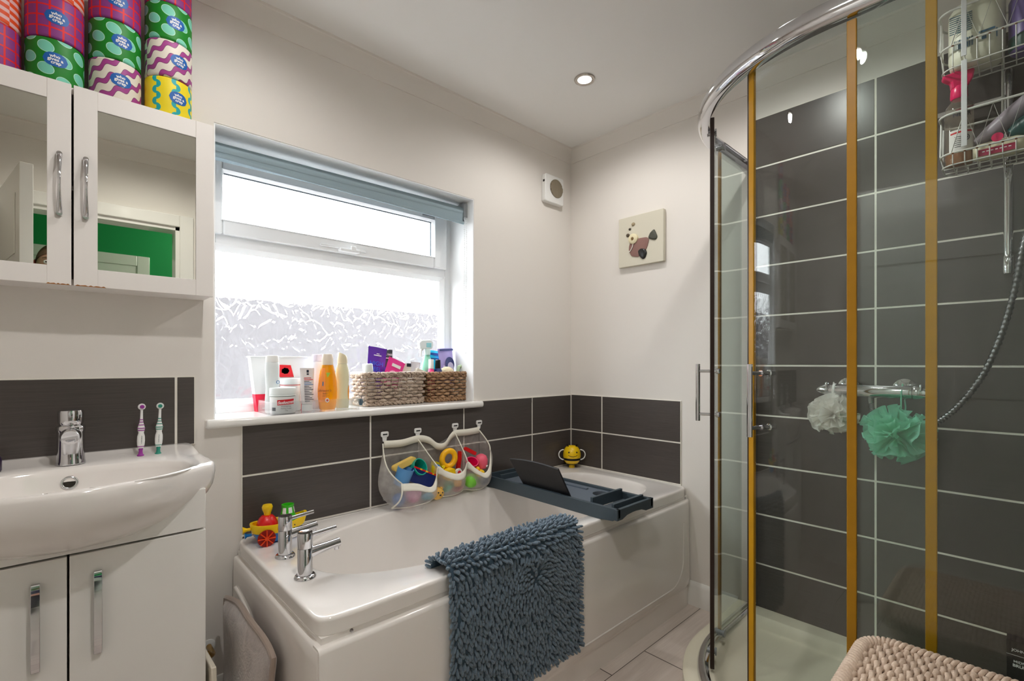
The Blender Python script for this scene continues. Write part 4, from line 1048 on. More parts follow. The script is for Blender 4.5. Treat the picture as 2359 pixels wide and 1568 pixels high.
# ---- wicker baskets
def wick(name, c1, c2, c3):
    mt, nt, p = new_mat(name); vec, x, y, z = coords(nt); n = noise(nt, vec, 26, 4, None, .7); n2 = noise(nt, vec, 160, 2)
    c = mixc(nt, n, L(*c1), L(*c2)); c = mixc(nt, n2.gt(.60), c, L(*c3)); nt.links.new(c, p.inputs['Base Color']); p.inputs['Roughness'].default_value = .55; return mt
WK1 = wick('weathered wicker', (110,84,66), (214,196,176), (78,56,44)); WK2 = wick('brown wicker', (104,66,36), (196,158,118), (66,42,26))
def basket(label, x0, x1, y0, y1, h, mt, seed, dark):
    t = thing('wicker_basket', label, 'basket', ((x0+x1)/2, (y0+y1)/2, SZ), group='wicker baskets on the windowsill')
    rnd = random.Random(seed)
    def ring_(z, off, n=84):
        k = z/h; fl = .010*k; out = []
        w, d = (x1-x0)/2+fl+off, (y1-y0)/2+fl*.55+off; cx, cy = (x0+x1)/2, (y0+y1)/2
        rr_ = rrect(2*w, 2*d, .018, 6); pts = []
        per = [0]
        for i in range(len(rr_)): per.append(per[-1]+hypot(rr_[i][0]-rr_[(i+1) % len(rr_)][0], rr_[i][1]-rr_[(i+1) % len(rr_)][1]))
        for j in range(n):
            s = per[-1]*j/n; i = max(q for q in range(len(rr_)) if per[q] <= s); f_ = (s-per[i])/(per[i+1]-per[i]+1e-9); a, b = rr_[i], rr_[(i+1) % len(rr_)]
            out.append((cx+a[0]+(b[0]-a[0])*f_, cy+a[1]+(b[1]-a[1])*f_, SZ+z))
        return out, (cx, cy)
    def wave(z, amp, ph, r, n=126, m_=None, zz=0, per=21):
        pts, c = ring_(z, 0, n); out = []; rad = []
        for j, p in enumerate(pts):
            s = sin(2*pi*per*j/n+ph); d = Vector((p[0]-c[0], p[1]-c[1])); d = d.normalized() if d.length else d
            out.append((p[0]+d.x*amp*s, p[1]+d.y*amp*s, p[2]+zz*cos(2*pi*per*j/n+ph))); rad.append(r*(1+.25*s))
        return out, rad
    m = MB(); rows = 8
    for k in range(rows):
        z = .024+k*(h-.046)/(rows-1); pts, rad = wave(z+rnd.uniform(-.001, .001), .0052, pi*(k % 2), .0060, per=15); m.tube(pts, rad, 6, True)
    m.build('weave', mt, t, angle=180, fixn=False)
    m = MB()
    for j, p in enumerate(ring_(0, 0, 21)[0]):
        q = ring_(h-.012, 0, 21)[0][j]; m.tube([(p[0], p[1], SZ+.006), (q[0], q[1], SZ+h-.012)], .0026, 5)
    tag(m.build('stakes', mt, t, angle=180, fixn=False), kind='stuff')
    for nm, z, r in (('rim', h-.011, .0062), ('base_braid', .0105, .0062)):
        m = MB()
        for ph in (0, 2*pi/3, 4*pi/3):
            pts, rad = wave(z, .0052, ph, r*.88, zz=.0058, per=13); m.tube(pts, rad, 6, True)
        m.build(nm, mt, t, angle=180, fixn=False)
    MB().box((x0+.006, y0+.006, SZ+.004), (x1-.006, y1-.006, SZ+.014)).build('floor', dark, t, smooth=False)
    return t
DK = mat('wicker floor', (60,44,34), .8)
basket('larger greyish wicker basket on the sill holding purple and pink packets', -1.242, -.965, .062, .176, .145, WK1, 4, DK)
basket('smaller brown wicker basket on the sill nearest the corner wall', -.926, -.672, .066, .178, .143, WK2, 9, DK)
# ---- things in the baskets: flat sachets, stood on end
def sachet(label, cx, cy, z0, w, h, tilt, mt, rz=0, lean=-.12, prints=(), name='sachet'):
    t = thing(name, label, 'packet', (cx, cy, SZ+.015))
    T = Matrix.Translation((cx, cy, z0)) @ Matrix.Rotation(rz, 4, 'Z') @ Matrix.Rotation(lean, 4, 'X') @ Matrix.Rotation(pi/2, 4, 'X') @ Matrix.Rotation(tilt, 4, 'Z')
    f1 = lambda s: (lambda u, v: ((u-.5)*w*(1-.04*sin(pi*v)), v*h, s*.007*(sin(pi*u)*sin(pi*min(1, v*1.04)))**.7+.0015*sin(9*u+4*v)))
    b = MB().grid(f1(1), 14, 14, T=T).grid(f1(-1), 14, 14, T=T).build('pouch', mt, t, angle=180)
    for i, (nm, shapes, pm) in enumerate(prints):
        m = MB()
        for s in shapes:
            if s[0] == 'txt':
                v, f = text_vf(s[1], s[4], bold=.0002); m.add([(x+s[2], y+s[3], .0095) for x, y, z in v], f, 0, T)
            elif s[0] == 'box': m.add([(s[1], s[2], .0092), (s[3], s[2], .0092), (s[3], s[4], .0092), (s[1], s[4], .0092)], [(0, 1, 2, 3)], 0, T)
            elif s[0] == 'blob': m.add([(s[1]+s[3]*cos(2*pi*k/20), s[2]+s[4]*sin(2*pi*k/20), .0094+i*.0003) for k in range(20)], [tuple(range(20))], 0, T)
        m.build(nm, pm, b, smooth=False, fixn=False)
    return t
PURP = mat('purple foil', (92,44,160), .3); DGR = mat('dark grey foil', (58,66,70), .35); PNK = mat('pink foil', (236,62,150), .35)
sachet('purple foil sachet standing at the back of the larger wicker basket', -1.172, .128, SZ+.055, .088, .200, radians(-9), PURP, prints=(
    ('blue_text', [('txt', 'HIGH', -.004, .125, .026), ('txt', 'FEEL', -.004, .100, .026)], mat('print blue', (60,110,220), .5)), ('white_text', [('box', -.02, .160, .016, .164), ('box', -.008, .168, .006, .171)], WTXT)))
sachet('dark grey foil sachet behind the pink packet in the larger basket', -1.105, .140, SZ+.055, .070, .190, radians(-2), DGR, prints=(('white_text', [('txt', 'TEA TREE', .004, .165, .0115), ('box', -.02, .148, .024, .151)], WTXT),))
sachet('bright pink foil packet tipped over at the front of the larger basket', -1.118, .098, SZ+.080, .085, .125, radians(-22), PNK, lean=-.05, prints=(
    ('pale_picture', [('blob', -.004, .040, .026, .032), ('blob', .024, .034, .010, .006)], mat('pale pink print', (250,180,215), .5)), ('white_panel', [('box', -.022, .088, .022, .102)], WTXT)))
sachet('violet sachet corner low down at the end of the larger basket', -1.082, .118, SZ+.085, .050, .085, radians(12), mat('violet foil', (84,60,180), .35))
def cap_thing(name, label, cat, c, prof, mt, rx=0, ry=0, n=28, part='body', extra=()):
    t = thing(name, label, cat, c); T = TR(c, rx, ry); MB().lathe(prof, n=n, T=T).build(part, mt, t)
    for nm, pf, m2 in extra: MB().lathe(pf, n=n, T=T).build(nm, m2, t)
    return t
cap_thing('small_bottle', 'small white capped bottle leaning against the purple sachet', 'bottle', (-1.200, .100, SZ+.016), [(0, 0), (.022, 0), (.022, .120), (.020, .124)], WHITEP, ry=-.10, extra=[('cap', [(.0215, .124), (.0215, .160), (.019, .163), (0, .163)], mat('grey white cap', (206,212,212), .35))])
t = thing('pill_carton', 'small white and black carton poking out of the larger basket', 'carton', (-1.035, .115, SZ+.016))
MB().box((-.024, -.012, 0), (.024, .012, .165), T=TR((-1.030, .122, SZ+.016), ry=.05)).build('carton', mat('ivory card', (228,224,212), .5), t, smooth=False, bevel=.001)
MB().box((.002, -.0125, .150), (.0245, .0125, .1655), T=TR((-1.030, .122, SZ+.016), ry=.05)).build('black_end', INK, t, smooth=False)
t = thing('plaster_strip', 'flat ivory carton lying at the front edge of the larger basket', 'carton', (-1.0, .1, SZ+.016))
MB().box((-.022, -.01, 0), (.022, .01, .145), T=TR((-1.000, .108, SZ+.016), ry=.35)).build('carton', mat('ivory card', (228,224,212), .5), t, smooth=False, bevel=.001)
t = thing('tissue_tube', 'grey-white squeezed tube end at the end of the larger basket', 'tube', (-.975, .12, SZ+.016))
MB().loft([[(.016*cos(2*pi*k/20), .016*sin(2*pi*k/20), 0) for k in range(20)], [(.019*cos(2*pi*k/20), .010*sin(2*pi*k/20), .10) for k in range(20)], [(.026*cos(2*pi*k/20), .002*sin(2*pi*k/20), .172) for k in range(20)]], T=TR((-.985, .125, SZ+.016), ry=.12), cap0=True, cap1=True).build('tube', mat('pale grey tube', (216,214,222), .4), t, angle=60)
# spray bottle
sp = thing('spray_bottle', 'mint green trigger spray bottle at the back of the smaller basket', 'bottle', (-.893, .135, SZ+.016)); sc_ = (-.893, .138, SZ+.016)
MB().lathe([(0, 0), (.030, 0), (.033, .005), (.034, .12), (.030, .155), (.020, .185), (.0145, .198), (.0135, .210)], c=sc_, n=36, sy=.75).build('bottle', mat('mint plastic', (140,205,180), .35, trans=.1), sp)
MB().lathe([(.0150, .205), (.0155, .228), (.0120, .234), (0, .235)], c=sc_, n=28).build('collar', mat('pale mint plastic', (205,230,226), .35), sp)
m = MB(); m.prism([(-.045, .232), (-.050, .262), (-.036, .274), (.010, .277), (.026, .268), (.030, .250), (.020, .234)], -.012, .012, T=TR(sc_) @ Matrix.Rotation(pi/2, 4, 'X')); hd_ = m.build('head', mat('white translucent plastic', (232,240,240), .3), sp, smooth=False, bevel=.004, seg=3)
m = MB().tube([(sc_[0]-.020, sc_[1], sc_[2]+.240), (sc_[0]-.034, sc_[1], sc_[2]+.222), (sc_[0]-.037, sc_[1], sc_[2]+.196)], [.006, .005, .004], 10); m.build('trigger', WHITEP, sp)
m = MB().box((sc_[0]-.012, sc_[1]-.0135, sc_[2]+.240), (sc_[0]+.016, sc_[1]+.0135, sc_[2]+.262)); m.build('trigger_lock', mat('pale aqua plastic', (150,214,222), .35), sp, bevel=.002)
sachet('lilac packet with a dark curly-haired cartoon print in the smaller basket', -.772, .125, SZ+.060, .098, .196, radians(3), mat('lilac foil', (164,150,208), .35), rz=.15, prints=(
    ('dark_print', [('blob', .014, .118, .030, .034), ('blob', .004, .060, .030, .014), ('box', -.046, .183, .046, .192)], mat('indigo print', (44,52,110), .5)), ('pale_print', [('blob', .016, .104, .020, .022), ('blob', -.028, .09, .012, .022)], mat('pale lilac print', (206,196,228), .5))))
sachet('turquoise packet behind the dark blue bottle in the smaller basket', -.845, .150, SZ+.060, .060, .185, radians(-5), mat('turquoise foil', (40,190,215), .3), prints=(('dark_bands', [('box', -.03, .160, .03, .172), ('box', -.03, .140, .03, .146)], mat('blue band', (30,70,130), .4)),))
cap_thing('nail_polish', 'small pink bottle with a white cap at the front of the smaller basket', 'bottle', (-.900, .094, SZ+.016), [(0, 0), (.017, 0), (.018, .10), (.013, .135), (.009, .140)], PINK, extra=[('cap', [(.0125, .140), (.0120, .182), (.0105, .184), (0, .184)], WHITEP)])
cap_thing('blue_bottle', 'dark blue bottle with a black cap at the front of the smaller basket', 'bottle', (-.862, .094, SZ+.016), [(0, 0), (.021, 0), (.022, .10), (.018, .135), (.012, .142)], NAVY, extra=[('cap', [(.0125, .140), (.0135, .142), (.0125, .180), (.010, .182), (0, .182)], BLACKP)])
sg = thing('sponge', 'round buff sponge resting on top of the smaller basket', 'sponge', (-.800, .11, SZ+.10))
MB().sphere((-.800, .108, SZ+.135), (.038, .030, .030), 24).build('sponge', mat('buff sponge', (222,208,176), .9, bmp=.8, bscale=250), sg)
t = thing('red_brush', 'red and white handled brush leaning at the end of the smaller basket', 'brush', (-.71, .11, SZ+.016))
MB().tube([(-.690, .112, SZ+.03), (-.695, .115, SZ+.172)], .006, 12).build('handle', WHITEP, t)
MB().tube([(-.6945, .115, SZ+.172), (-.6985, .116, SZ+.195), (-.703, .117, SZ+.226)], [.0062, .0070, .0055], 12).build('red_end', RED, t)
t = thing('green_clip', 'pale green and white plastic hair clip at the end of the smaller basket', 'clip', (-.72, .1, SZ+.016))
MB().tube([(-.745, .100, SZ+.05), (-.742, .100, SZ+.140), (-.735, .100, SZ+.165), (-.722, .100, SZ+.170), (-.712, .1, SZ+.150), (-.712, .1, SZ+.06)], .0085, 12).build('clip', mat('pale green plastic', (190,212,176), .35), t)
MB().tube([(-.700, .104, SZ+.05), (-.698, .104, SZ+.142), (-.690, .104, SZ+.164), (-.678, .104, SZ+.160), (-.672, .104, SZ+.13), (-.690, .104, SZ+.06)], .0065, 12).build('loop', mat('grey green plastic', (150,180,172), .35), t)
# ================================================================== TOY BAG ON THE TILES
def mesh_fabric():
    mt, nt, p = new_mat('white net'); nt.nodes.remove(p); out = nt.nodes['Material Output']
    tr = nt.nodes.new('ShaderNodeBsdfTransparent'); df = nt.nodes.new('ShaderNodeBsdfDiffuse'); df.inputs[0].default_value = L(238,232,226)
    tl = nt.nodes.new('ShaderNodeBsdfTranslucent'); tl.inputs[0].default_value = L(238,232,226)
    a = nt.nodes.new('ShaderNodeMixShader'); a.inputs[0].default_value = .4; nt.links.new(df.outputs[0], a.inputs[1]); nt.links.new(tl.outputs[0], a.inputs[2])
    vec, x, y, z = coords(nt); n = noise(nt, vec, 30, 3)
    f_ = n*.35+.20
    m_ = nt.nodes.new('ShaderNodeMixShader'); nt.links.new(f_.o, m_.inputs[0]); nt.links.new(tr.outputs[0], m_.inputs[1]); nt.links.new(a.outputs[0], m_.inputs[2]); nt.links.new(m_.outputs[0], out.inputs[0]); return mt
NET = mesh_fabric(); TAPE = mat('cream tape', (232,228,214), .8)
bag = thing('toy_bag', 'white net toy bag hung on four clips on the tiles above the bath', 'toy bag', (-.95, -.02, .83))
def cr(P_, t):
    n = len(P_)-1; s = min(n-1e-6, max(0, t*n)); i = int(s); f_ = s-i
    g = lambda k: Vector(P_[max(0, min(n, k))])
    p0, p1, p2, p3 = g(i-1), g(i), g(i+1), g(i+2)
    return .5*((2*p1)+(p2-p0)*f_+(2*p0-5*p1+4*p2-p3)*f_*f_+(3*p1-p0-3*p2+p3)*f_**3)
RIM = [(-1.178, -.118, .652), (-1.120, -.135, .646), (-1.060, -.140, .622), (-1.028, -.130, .645), (-1.005, -.115, .694), (-.975, -.128, .674), (-.925, -.138, .655), (-.880, -.130, .662), (-.844, -.112, .692), (-.815, -.122, .664), (-.765, -.130, .632), (-.725, -.118, .655), (-.690, -.085, .720)]
BOT = [(-1.210, -.095, .556), (-1.150, -.118, .553), (-1.060, -.120, .555), (-1.020, -.100, .560), (-.995, -.090, .563), (-.96, -.105, .558), (-.91, -.105, .556), (-.87, -.095, .560), (-.842, -.085, .563), (-.80, -.10, .556), (-.75, -.10, .554), (-.725, -.085, .560), (-.712, -.06, .566)]
def Fp(s, t):
    a, b = cr(RIM, s), cr(BOT, s); p = a.lerp(b, t); k = sin(pi*t)
    seam = min(1, abs(s-4/12)*9, abs(s-8/12)*9)
    return p+Vector((0, -.032*k*seam, -.004*k))
m = MB().grid(lambda u, v: Fp(u, v), 72, 14); m.build('front_net', NET, bag, angle=180, fixn=False)
def side(top, wtop, s, bul):
    def fn(u, v):
        w = Vector((wtop[0], -.014, wtop[2]+(.575-wtop[2])*v)); f_ = Fp(s, v)
        p = w.lerp(f_, u); 
        # rim sags from clip to front corner
        p += Vector((bul*sin(pi*u)*sin(pi*(.15+.85*v)), -.01*sin(pi*u), -.012*sin(pi*u)*(1-v)))
        return p
    return fn
CL = [(-1.195, .812), (-1.038, .812), (-.839, .816), (-.697, .818)]
m = MB().grid(side(0, (-1.205, 0, .800), 0, -.060), 14, 14); m.build('side_net', NET, bag, angle=180, fixn=False)
m = MB().grid(side(0, (-.697, 0, .806), 1, .030), 14, 14); m.build('side_net', NET, bag, angle=180, fixn=False)
for (cx, cz), s in ((CL[1], 4/12), (CL[2], 8/12)):
    m = MB().grid(side(0, (cx, 0, cz-.012), s, .006), 12, 12); m.build('divider_net', NET, bag, angle=180, fixn=False)
m = MB().grid(lambda u, v: (-1.200+.506*u, -.0095-.002*sin(u*30), .800-.03*(sin(pi*min(1, max(0, (u-.31)/.4))))**2*(1-v)-.235*v), 40, 8); m.build('back_net', NET, bag, angle=180, fixn=False)
# tape: top band, pocket bands, seams
TOP = [(-1.200, -.013, .806), (-1.120, -.016, .803), (-1.038, -.013, .812), (-.985, -.016, .800), (-.945, -.022, .770), (-.905, -.022, .768), (-.870, -.016, .800), (-.839, -.013, .815), (-.77, -.016, .815), (-.697, -.013, .818)]
m = MB().grid(lambda u, v: cr(TOP, u)+Vector((0, -.001, .006-.030*v)), 60, 2); m.build('top_tape', TAPE, bag, angle=180, solid=.0012)
for s0, s1 in ((0, 4/12), (4/12, 8/12), (8/12, 1)):
    m = MB().grid(lambda u, v: Fp(s0+(s1-s0)*u, v*.24)+Vector((0, -.0012, 0)), 30, 3); m.build('pocket_tape', TAPE, bag, angle=180, solid=.001)
m = MB()
m.tube([Fp(0, k/12)+Vector((-.001, -.001, 0)) for k in range(13)], .0036, 6)
for w, s, bul in (((-1.205, 0, .800), 0, -.060), ((-.697, 0, .806), 1, .030)): m.tube([side(0, w, s, bul)(k/12, 0) for k in range(13)], .0030, 6)
for (cx, cz), s in ((CL[1], 4/12), (CL[2], 8/12)): m.tube([side(0, (cx, 0, cz-.012), s, .006)(k/12, 0) for k in range(13)], .0026, 6)
m.tube([Fp(k/48, 1) for k in range(49)], .0022, 6)
sm = m.build('binding', TAPE, bag, angle=180)
for i, (cx, cz) in enumerate(CL):
    T = wallT((cx, -.0075, cz+.026), tilt=radians(3))
    m = MB(); m.prism(rrect(.034, .022, .006), .0, .007, T=T); m.prism([(-.011, -.010), (.011, -.010), (.008, -.030), (-.008, -.030)], .001, .0055, T=T)
    c_ = m.build('clip', WHITEP, bag, smooth=False, bevel=.0015)
    MB().box((-.010, -.0025, .0068), (.010, .0025, .0078), T=T).build('slot', DARK, c_, smooth=False)
# ---- the toys in it
def toy(name, label, c, parts, group=None, rot=(0, 0, 0)):
    t = thing(name, label, 'toy', c, group=group); T = TR(c, *rot)
    for nm, mb, mt in parts: mb(T).build(nm, mt, t, angle=60)
    return t
CR = mat('cream yellow plastic', (244,206,110), .45)
toy('foam_bar', 'cream yellow foam bar sticking out of the first pocket of the toy bag', (-1.140, -.070, .718), [('bar', lambda T: MB().prism(rrect(.105, .024, .011), -.012, .012, T=T @ Matrix.Rotation(pi/2, 4, 'X')), CR)], rot=(0, radians(-17), 0))
toy('blue_cup', 'pale blue stacking cup seen through the net of the first pocket', (-1.165, -.085, .640), [('cup', lambda T: MB().lathe([(0, .0), (.030, 0), (.034, .07), (.031, .07), (.028, .004), (0, .004)], n=32, T=T), SKYB)], rot=(.2, radians(15), 0))
toy('teal_cup', 'teal bath cup lying with its mouth out of the first pocket', (-1.085, -.075, .690), [('cup', lambda T: MB().lathe([(0, -.03), (.028, -.03), (.036, .02), (.036, .028), (.032, .028), (.026, -.024), (0, -.024)], n=36, T=T), TEAL)], rot=(radians(60), radians(25), 0))
def book(T):
    m = MB(); m.prism(rrect(.120, .060, .004), -.006, .006, T=T @ Matrix.Rotation(pi/2, 4, 'X')); return m
toy('bath_book', 'navy bath book with a red edge in the first pocket', (-1.072, -.100, .655), [('cover', book, NAVY), ('red_edge', lambda T: MB().box((-.060, -.0075, .026), (.060, .0075, .0325), T=T), RED), ('gold_spots', lambda T: MB().box((-.03, -.008, .0265), (-.02, .008, .0328), T=T).box((.0, -.008, .0265), (.012, .008, .0328), T=T).box((.036, -.008, .0265), (.045, .008, .0328), T=T), YEL)], rot=(0, radians(26), 0))
LP = mat('lilac pink plastic', (214,140,180), .5)
toy('pink_ball', 'lilac pink bath ball low in the first pocket', (-1.118, -.105, .598), [('ball', lambda T: MB().sphere((0, 0, 0), (.034, .030, .036), 24, T=T), LP)])
toy('blue_ball', 'blue bath ball at the bottom corner of the first pocket', (-1.180, -.098, .585), [('ball', lambda T: MB().sphere((0, 0, 0), .026, 24, T=T), mat('mid blue plastic', (60,120,190), .4))])
toy('aqua_fish', 'aqua bath toy lying at the bottom of the first pocket', (-1.040, -.100, .575), [('body', lambda T: MB().sphere((0, 0, 0), (.036, .024, .014), 24, T=T), mat('aqua plastic', (70,160,185), .4))], rot=(0, -.2, 0))
# second pocket
toy('yellow_ring', 'yellow teething ring standing up in the middle pocket', (-.925, -.080, .712), [('ring', lambda T: MB().ring((0, 0, 0), .034, .0125, axis=(0, 1, 0), n=48, k=16, T=T, sx=.86), mat('amber plastic', (250,186,10), .3, coat=.3))], rot=(0, radians(18), radians(-15)))
toy('yellow_cup', 'yellow cup with a spout holding a blue ball in the middle pocket', (-.985, -.075, .672), [('cup', lambda T: MB().lathe([(0, -.03), (.022, -.03), (.030, .015), (.031, .022), (.028, .022), (.020, -.025), (0, -.025)], n=32, T=T), mat('lemon plastic', (236,214,20), .35)), ('blue_ball', lambda T: MB().sphere((0, 0, .004), .019, 20, T=T), BLUE), ('spout', lambda T: MB().tube([(.026, 0, .012), (.036, 0, .024)], [.007, .004], 10, T=T), mat('lemon plastic', (236,214,20), .35))], rot=(radians(20), radians(10), 0))
toy('yellow_block', 'yellow chunky block tucked below the ring in the middle pocket', (-.945, -.110, .652), [('block', lambda T: MB().prism(rrect(.046, .044, .006), -.018, .018, T=T @ Matrix.Rotation(pi/2, 4, 'X')), YEL)], rot=(0, radians(-8), 0))
toy('pink_flower', 'small pink and white disc in the middle pocket', (-.895, -.112, .652), [('disc', lambda T: MB().lathe([(0, -.006), (.016, -.006), (.018, 0), (.016, .006), (0, .006)], n=24, T=T @ Matrix.Rotation(pi/2, 4, 'X')), WHITEP), ('centre', lambda T: MB().lathe([(0, .0065), (.009, .0065), (.0, .010)], n=20, T=T @ Matrix.Rotation(pi/2, 4, 'X')), REDINK)])
tg = mat('honey plastic', (226,178,84), .45)
toy('squirter_toy', 'honey coloured animal-face squirter at the bottom of the middle pocket', (-1.005, -.110, .580), [('face', lambda T: MB().sphere((0, 0, 0), (.030, .026, .026), 28, T=T), tg),
    ('ear', lambda T: MB().sphere((-.020, 0, .022), (.009, .006, .009), 14, T=T), tg), ('ear', lambda T: MB().sphere((.020, 0, .022), (.009, .006, .009), 14, T=T), tg),
    ('eye', lambda T: MB().sphere((-.010, -.023, .007), .0036, 10, T=T), INK), ('eye', lambda T: MB().sphere((.010, -.023, .007), .0036, 10, T=T), INK), ('nose', lambda T: MB().sphere((0, -.0255, -.003), (.005, .003, .0035), 10, T=T), INK)], rot=(0, .15, 0))
toy('teal_boat', 'teal toy low in the middle pocket', (-.945, -.100, .595), [('body', lambda T: MB().lathe([(0, -.02), (.012, -.02), (.024, .02), (.020, .02), (0, .016)], n=24, T=T), TEAL)], rot=(.5, .3, 0))
toy('orange_cup', 'orange cup low in the middle pocket', (-.900, -.098, .612), [('cup', lambda T: MB().lathe([(0, -.014), (.022, -.014), (.026, .014), (.023, .014), (0, .008)], n=28, T=T), mat('soft orange', (240,170,60), .4))], rot=(radians(75), 0, .3))
toy('maroon_fish', 'dark pink toy at the bottom of the middle pocket', (-.885, -.090, .575), [('body', lambda T: MB().sphere((0, 0, 0), (.026, .018, .012), 20, T=T), mat('maroon plastic', (176,70,110), .4))])
# third pocket
toy('pink_octopus', 'coral pink octopus squirter in the pocket nearest the corner', (-.742, -.082, .672), [('head', lambda T: MB().lathe([(0, -.03), (.024, -.028), (.030, -.010), (.031, .010), (.024, .028), (.010, .036), (0, .037)], n=32, T=T), mat('coral plastic', (238,96,120), .4)),
    ('eye', lambda T: MB().sphere((.012, -.0275, -.018), .0055, 12, T=T), WHITEP), ('pupil', lambda T: MB().sphere((.013, -.0325, -.018), .0028, 10, T=T), INK)])
toy('magenta_cup', 'magenta cup in the pocket nearest the corner', (-.800, -.082, .668), [('cup', lambda T: MB().lathe([(0, -.025), (.020, -.025), (.028, .012), (.030, .020), (.026, .020), (.018, -.02), (0, -.02)], n=30, T=T), MAGENTA)], rot=(radians(35), radians(-15), 0))
toy('red_spade', 'red toy spade handle sticking up from the pocket nearest the corner', (-.845, -.050, .690), [('shaft', lambda T: MB().prism(rrect(.018, .080, .004), -.006, .006, T=T @ Matrix.Rotation(pi/2, 4, 'X')), RED)], rot=(0, radians(10), 0))
toy('red_rake', 'red toy rake lying across the top of the pocket nearest the corner', (-.790, -.060, .725), [('shaft', lambda T: MB().prism(rrect(.070, .016, .005), -.007, .007, T=T @ Matrix.Rotation(pi/2, 4, 'X')), RED)], rot=(0, radians(28), 0))
toy('yellow_duck', 'yellow duck in the pocket nearest the corner', (-.772, -.108, .628), [('body', lambda T: MB().sphere((0, 0, 0), (.026, .020, .018), 22, T=T), YEL), ('head', lambda T: MB().sphere((-.014, 0, .020), .013, 18, T=T), YEL), ('beak', lambda T: MB().sphere((-.016, -.013, .018), (.005, .006, .0025), 10, T=T), ORANGE)])
toy('green_ball', 'lime green ball at the bottom of the pocket nearest the corner', (-.815, -.098, .600), [('ball', lambda T: MB().sphere((0, 0, 0), .032, 24, T=T), mat('lime plastic', (120,200,60), .4))])
toy('denim_toy', 'dusky blue toy at the bottom of the pocket nearest the corner', (-.728, -.085, .592), [('body', lambda T: MB().sphere((0, 0, 0), (.026, .022, .032), 22, T=T), mat('dusky blue', (70,95,130), .5))])
# ================================================================== SHOWER
CX, CY, RO = -.36, -1.5, .490
def curve_path(r, z, x_end=-.001, y_end=YF+.001, n=28):
    return [(x_end, CY+r, z), (CX, CY+r, z)]+arc((CX, CY), r, 90, 180, n, z)[1:]+[(CX-r, y_end, z)]
def ribbon(mb, path, t, z0, z1, mi=0):
    """vertical sheet of thickness t along a plan path"""
    P_ = [Vector((p[0], p[1])) for p in path]; L_ = []; R_ = []
    for i, p in enumerate(P_):
        d = (P_[min(i+1, len(P_)-1)]-P_[max(i-1, 0)]).normalized(); n_ = Vector((-d.y, d.x))
        L_.append(p+n_*t/2); R_.append(p-n_*t/2)
    rings = [[(a.x, a.y, z0), (a.x, a.y, z1), (b.x, b.y, z1), (b.x, b.y, z0)] for a, b in zip(L_, R_)]
    return mb.loft(rings, mi, cap0=True, cap1=True)
def arcp(r, a0, a1, n=24): return [(p[0], p[1]) for p in arc((CX, CY), r, a0, a1, n, 0)]
# tray
def quad(off, z, rr_=None):
    r = .555-off; x1, y0 = -.0015-off*.0, YF+.0015
    pts = [(x1, y0, z), (x1, CY+r, z), (CX, CY+r, z)]+arc((CX, CY), r, 90, 180, 24, z)[1:]+[(CX-r, y0, z)]
    return pts
def quad_in(off, z, ledge=.075):
    r = .555-off; x1, y0 = -ledge, YF+ledge
    return [(x1, y0, z), (x1, CY+r, z), (CX, CY+r, z)]+arc((CX, CY), r, 90, 180, 24, z)[1:]+[(CX-r, y0, z)]
st = thing('shower_tray', 'cream quadrant shower tray in the tiled corner', 'shower tray', (-.42, -1.5, 0))
MB().loft([quad(.012, .0), quad(.004, .02), quad(0, .085), quad(.002, .094), quad(.010, .099), quad(.022, .100), quad_in(.095, .100), quad_in(.103, .097, .080), quad_in(.125, .062, .10), quad_in(.15, .056, .12), quad_in(.30, .053, .2)], cap1=True).build('tray', TRAYM, st, angle=45)
MB().lathe([(0, .004), (.045, .004), (.052, 0)], c=(-.45, -1.45, .0535), n=32).build('waste_cover', CHROME, st)

en = thing('shower_enclosure', 'curved glass shower enclosure with chrome rails and two sliding doors standing part open', 'shower enclosure', (-.42, -1.5, .1))
# top rail: rounded section swept along the quadrant
sec = [(-.020, 1.913), (.004, 1.913), (.012, 1.917), (.019, 1.928), (.021, 1.943), (.018, 1.958), (.010, 1.968), (-.004, 1.971), (-.016, 1.968), (-.020, 1.960), (-.020, 1.954), (-.010, 1.952), (-.010, 1.926), (-.020, 1.924)]
sec = [(-.017+(o_+.020)/.041*.034, 1.921+(z-1.913)/.058*.055) for o_, z in sec]
def sweep(sec_, n=40):
    rings = []
    base = curve_path(RO, 0, n=n); P_ = [Vector((p[0], p[1])) for p in base]
    for i, p in enumerate(P_):
        d = (P_[min(i+1, len(P_)-1)]-P_[max(i-1, 0)]).normalized(); nn = Vector((-d.y, d.x))
        if nn.dot(p-Vector((CX+.2, CY-.2))) < 0: nn = -nn
        rings.append([(p.x+nn.x*o_, p.y+nn.y*o_, z) for o_, z in sec_])
    return rings
MB().loft(sweep(sec), cap0=True, cap1=True).build('top_rail', CHROME, en, angle=50)
sec2 = [(-.018, .1005), (.018, .1005), (.018, .108), (.012, .120), (.004, .127), (-.004, .128), (-.008, .122), (-.008, .110), (-.018, .108)]
MB().loft(sweep(sec2), cap0=True, cap1=True).build('bottom_rail', CHROME, en, angle=40)
SEAL = mat('yellowed seal strip', (178,130,20), .4, spec=.3, var=.18, vscale=30); SEALB = mat('amber seal strip', (158,112,14), .4, spec=.3, var=.15, vscale=30); SEALD = mat('dark seal edge', (44,26,18), .4)
def pane(name, path, z0, z1): return ribbon(MB(), path, .005, z0, z1).build(name, GLASS, en, angle=35)
def strip(path, z0, z1, w, mt, par): return ribbon(MB(), path, w, z0, z1).build('seal', mt, par, smooth=False, bevel=.0015)
f1 = pane('fixed_panel', [(-.03, CY+RO-.012), (CX+.0, CY+RO-.012)], .118, 1.93)
ribbon(MB(), [(-.002, CY+RO-.012), (-.030, CY+RO-.012)], .022, .115, 1.915).build('wall_channel', CHROME, en, smooth=False, bevel=.002)
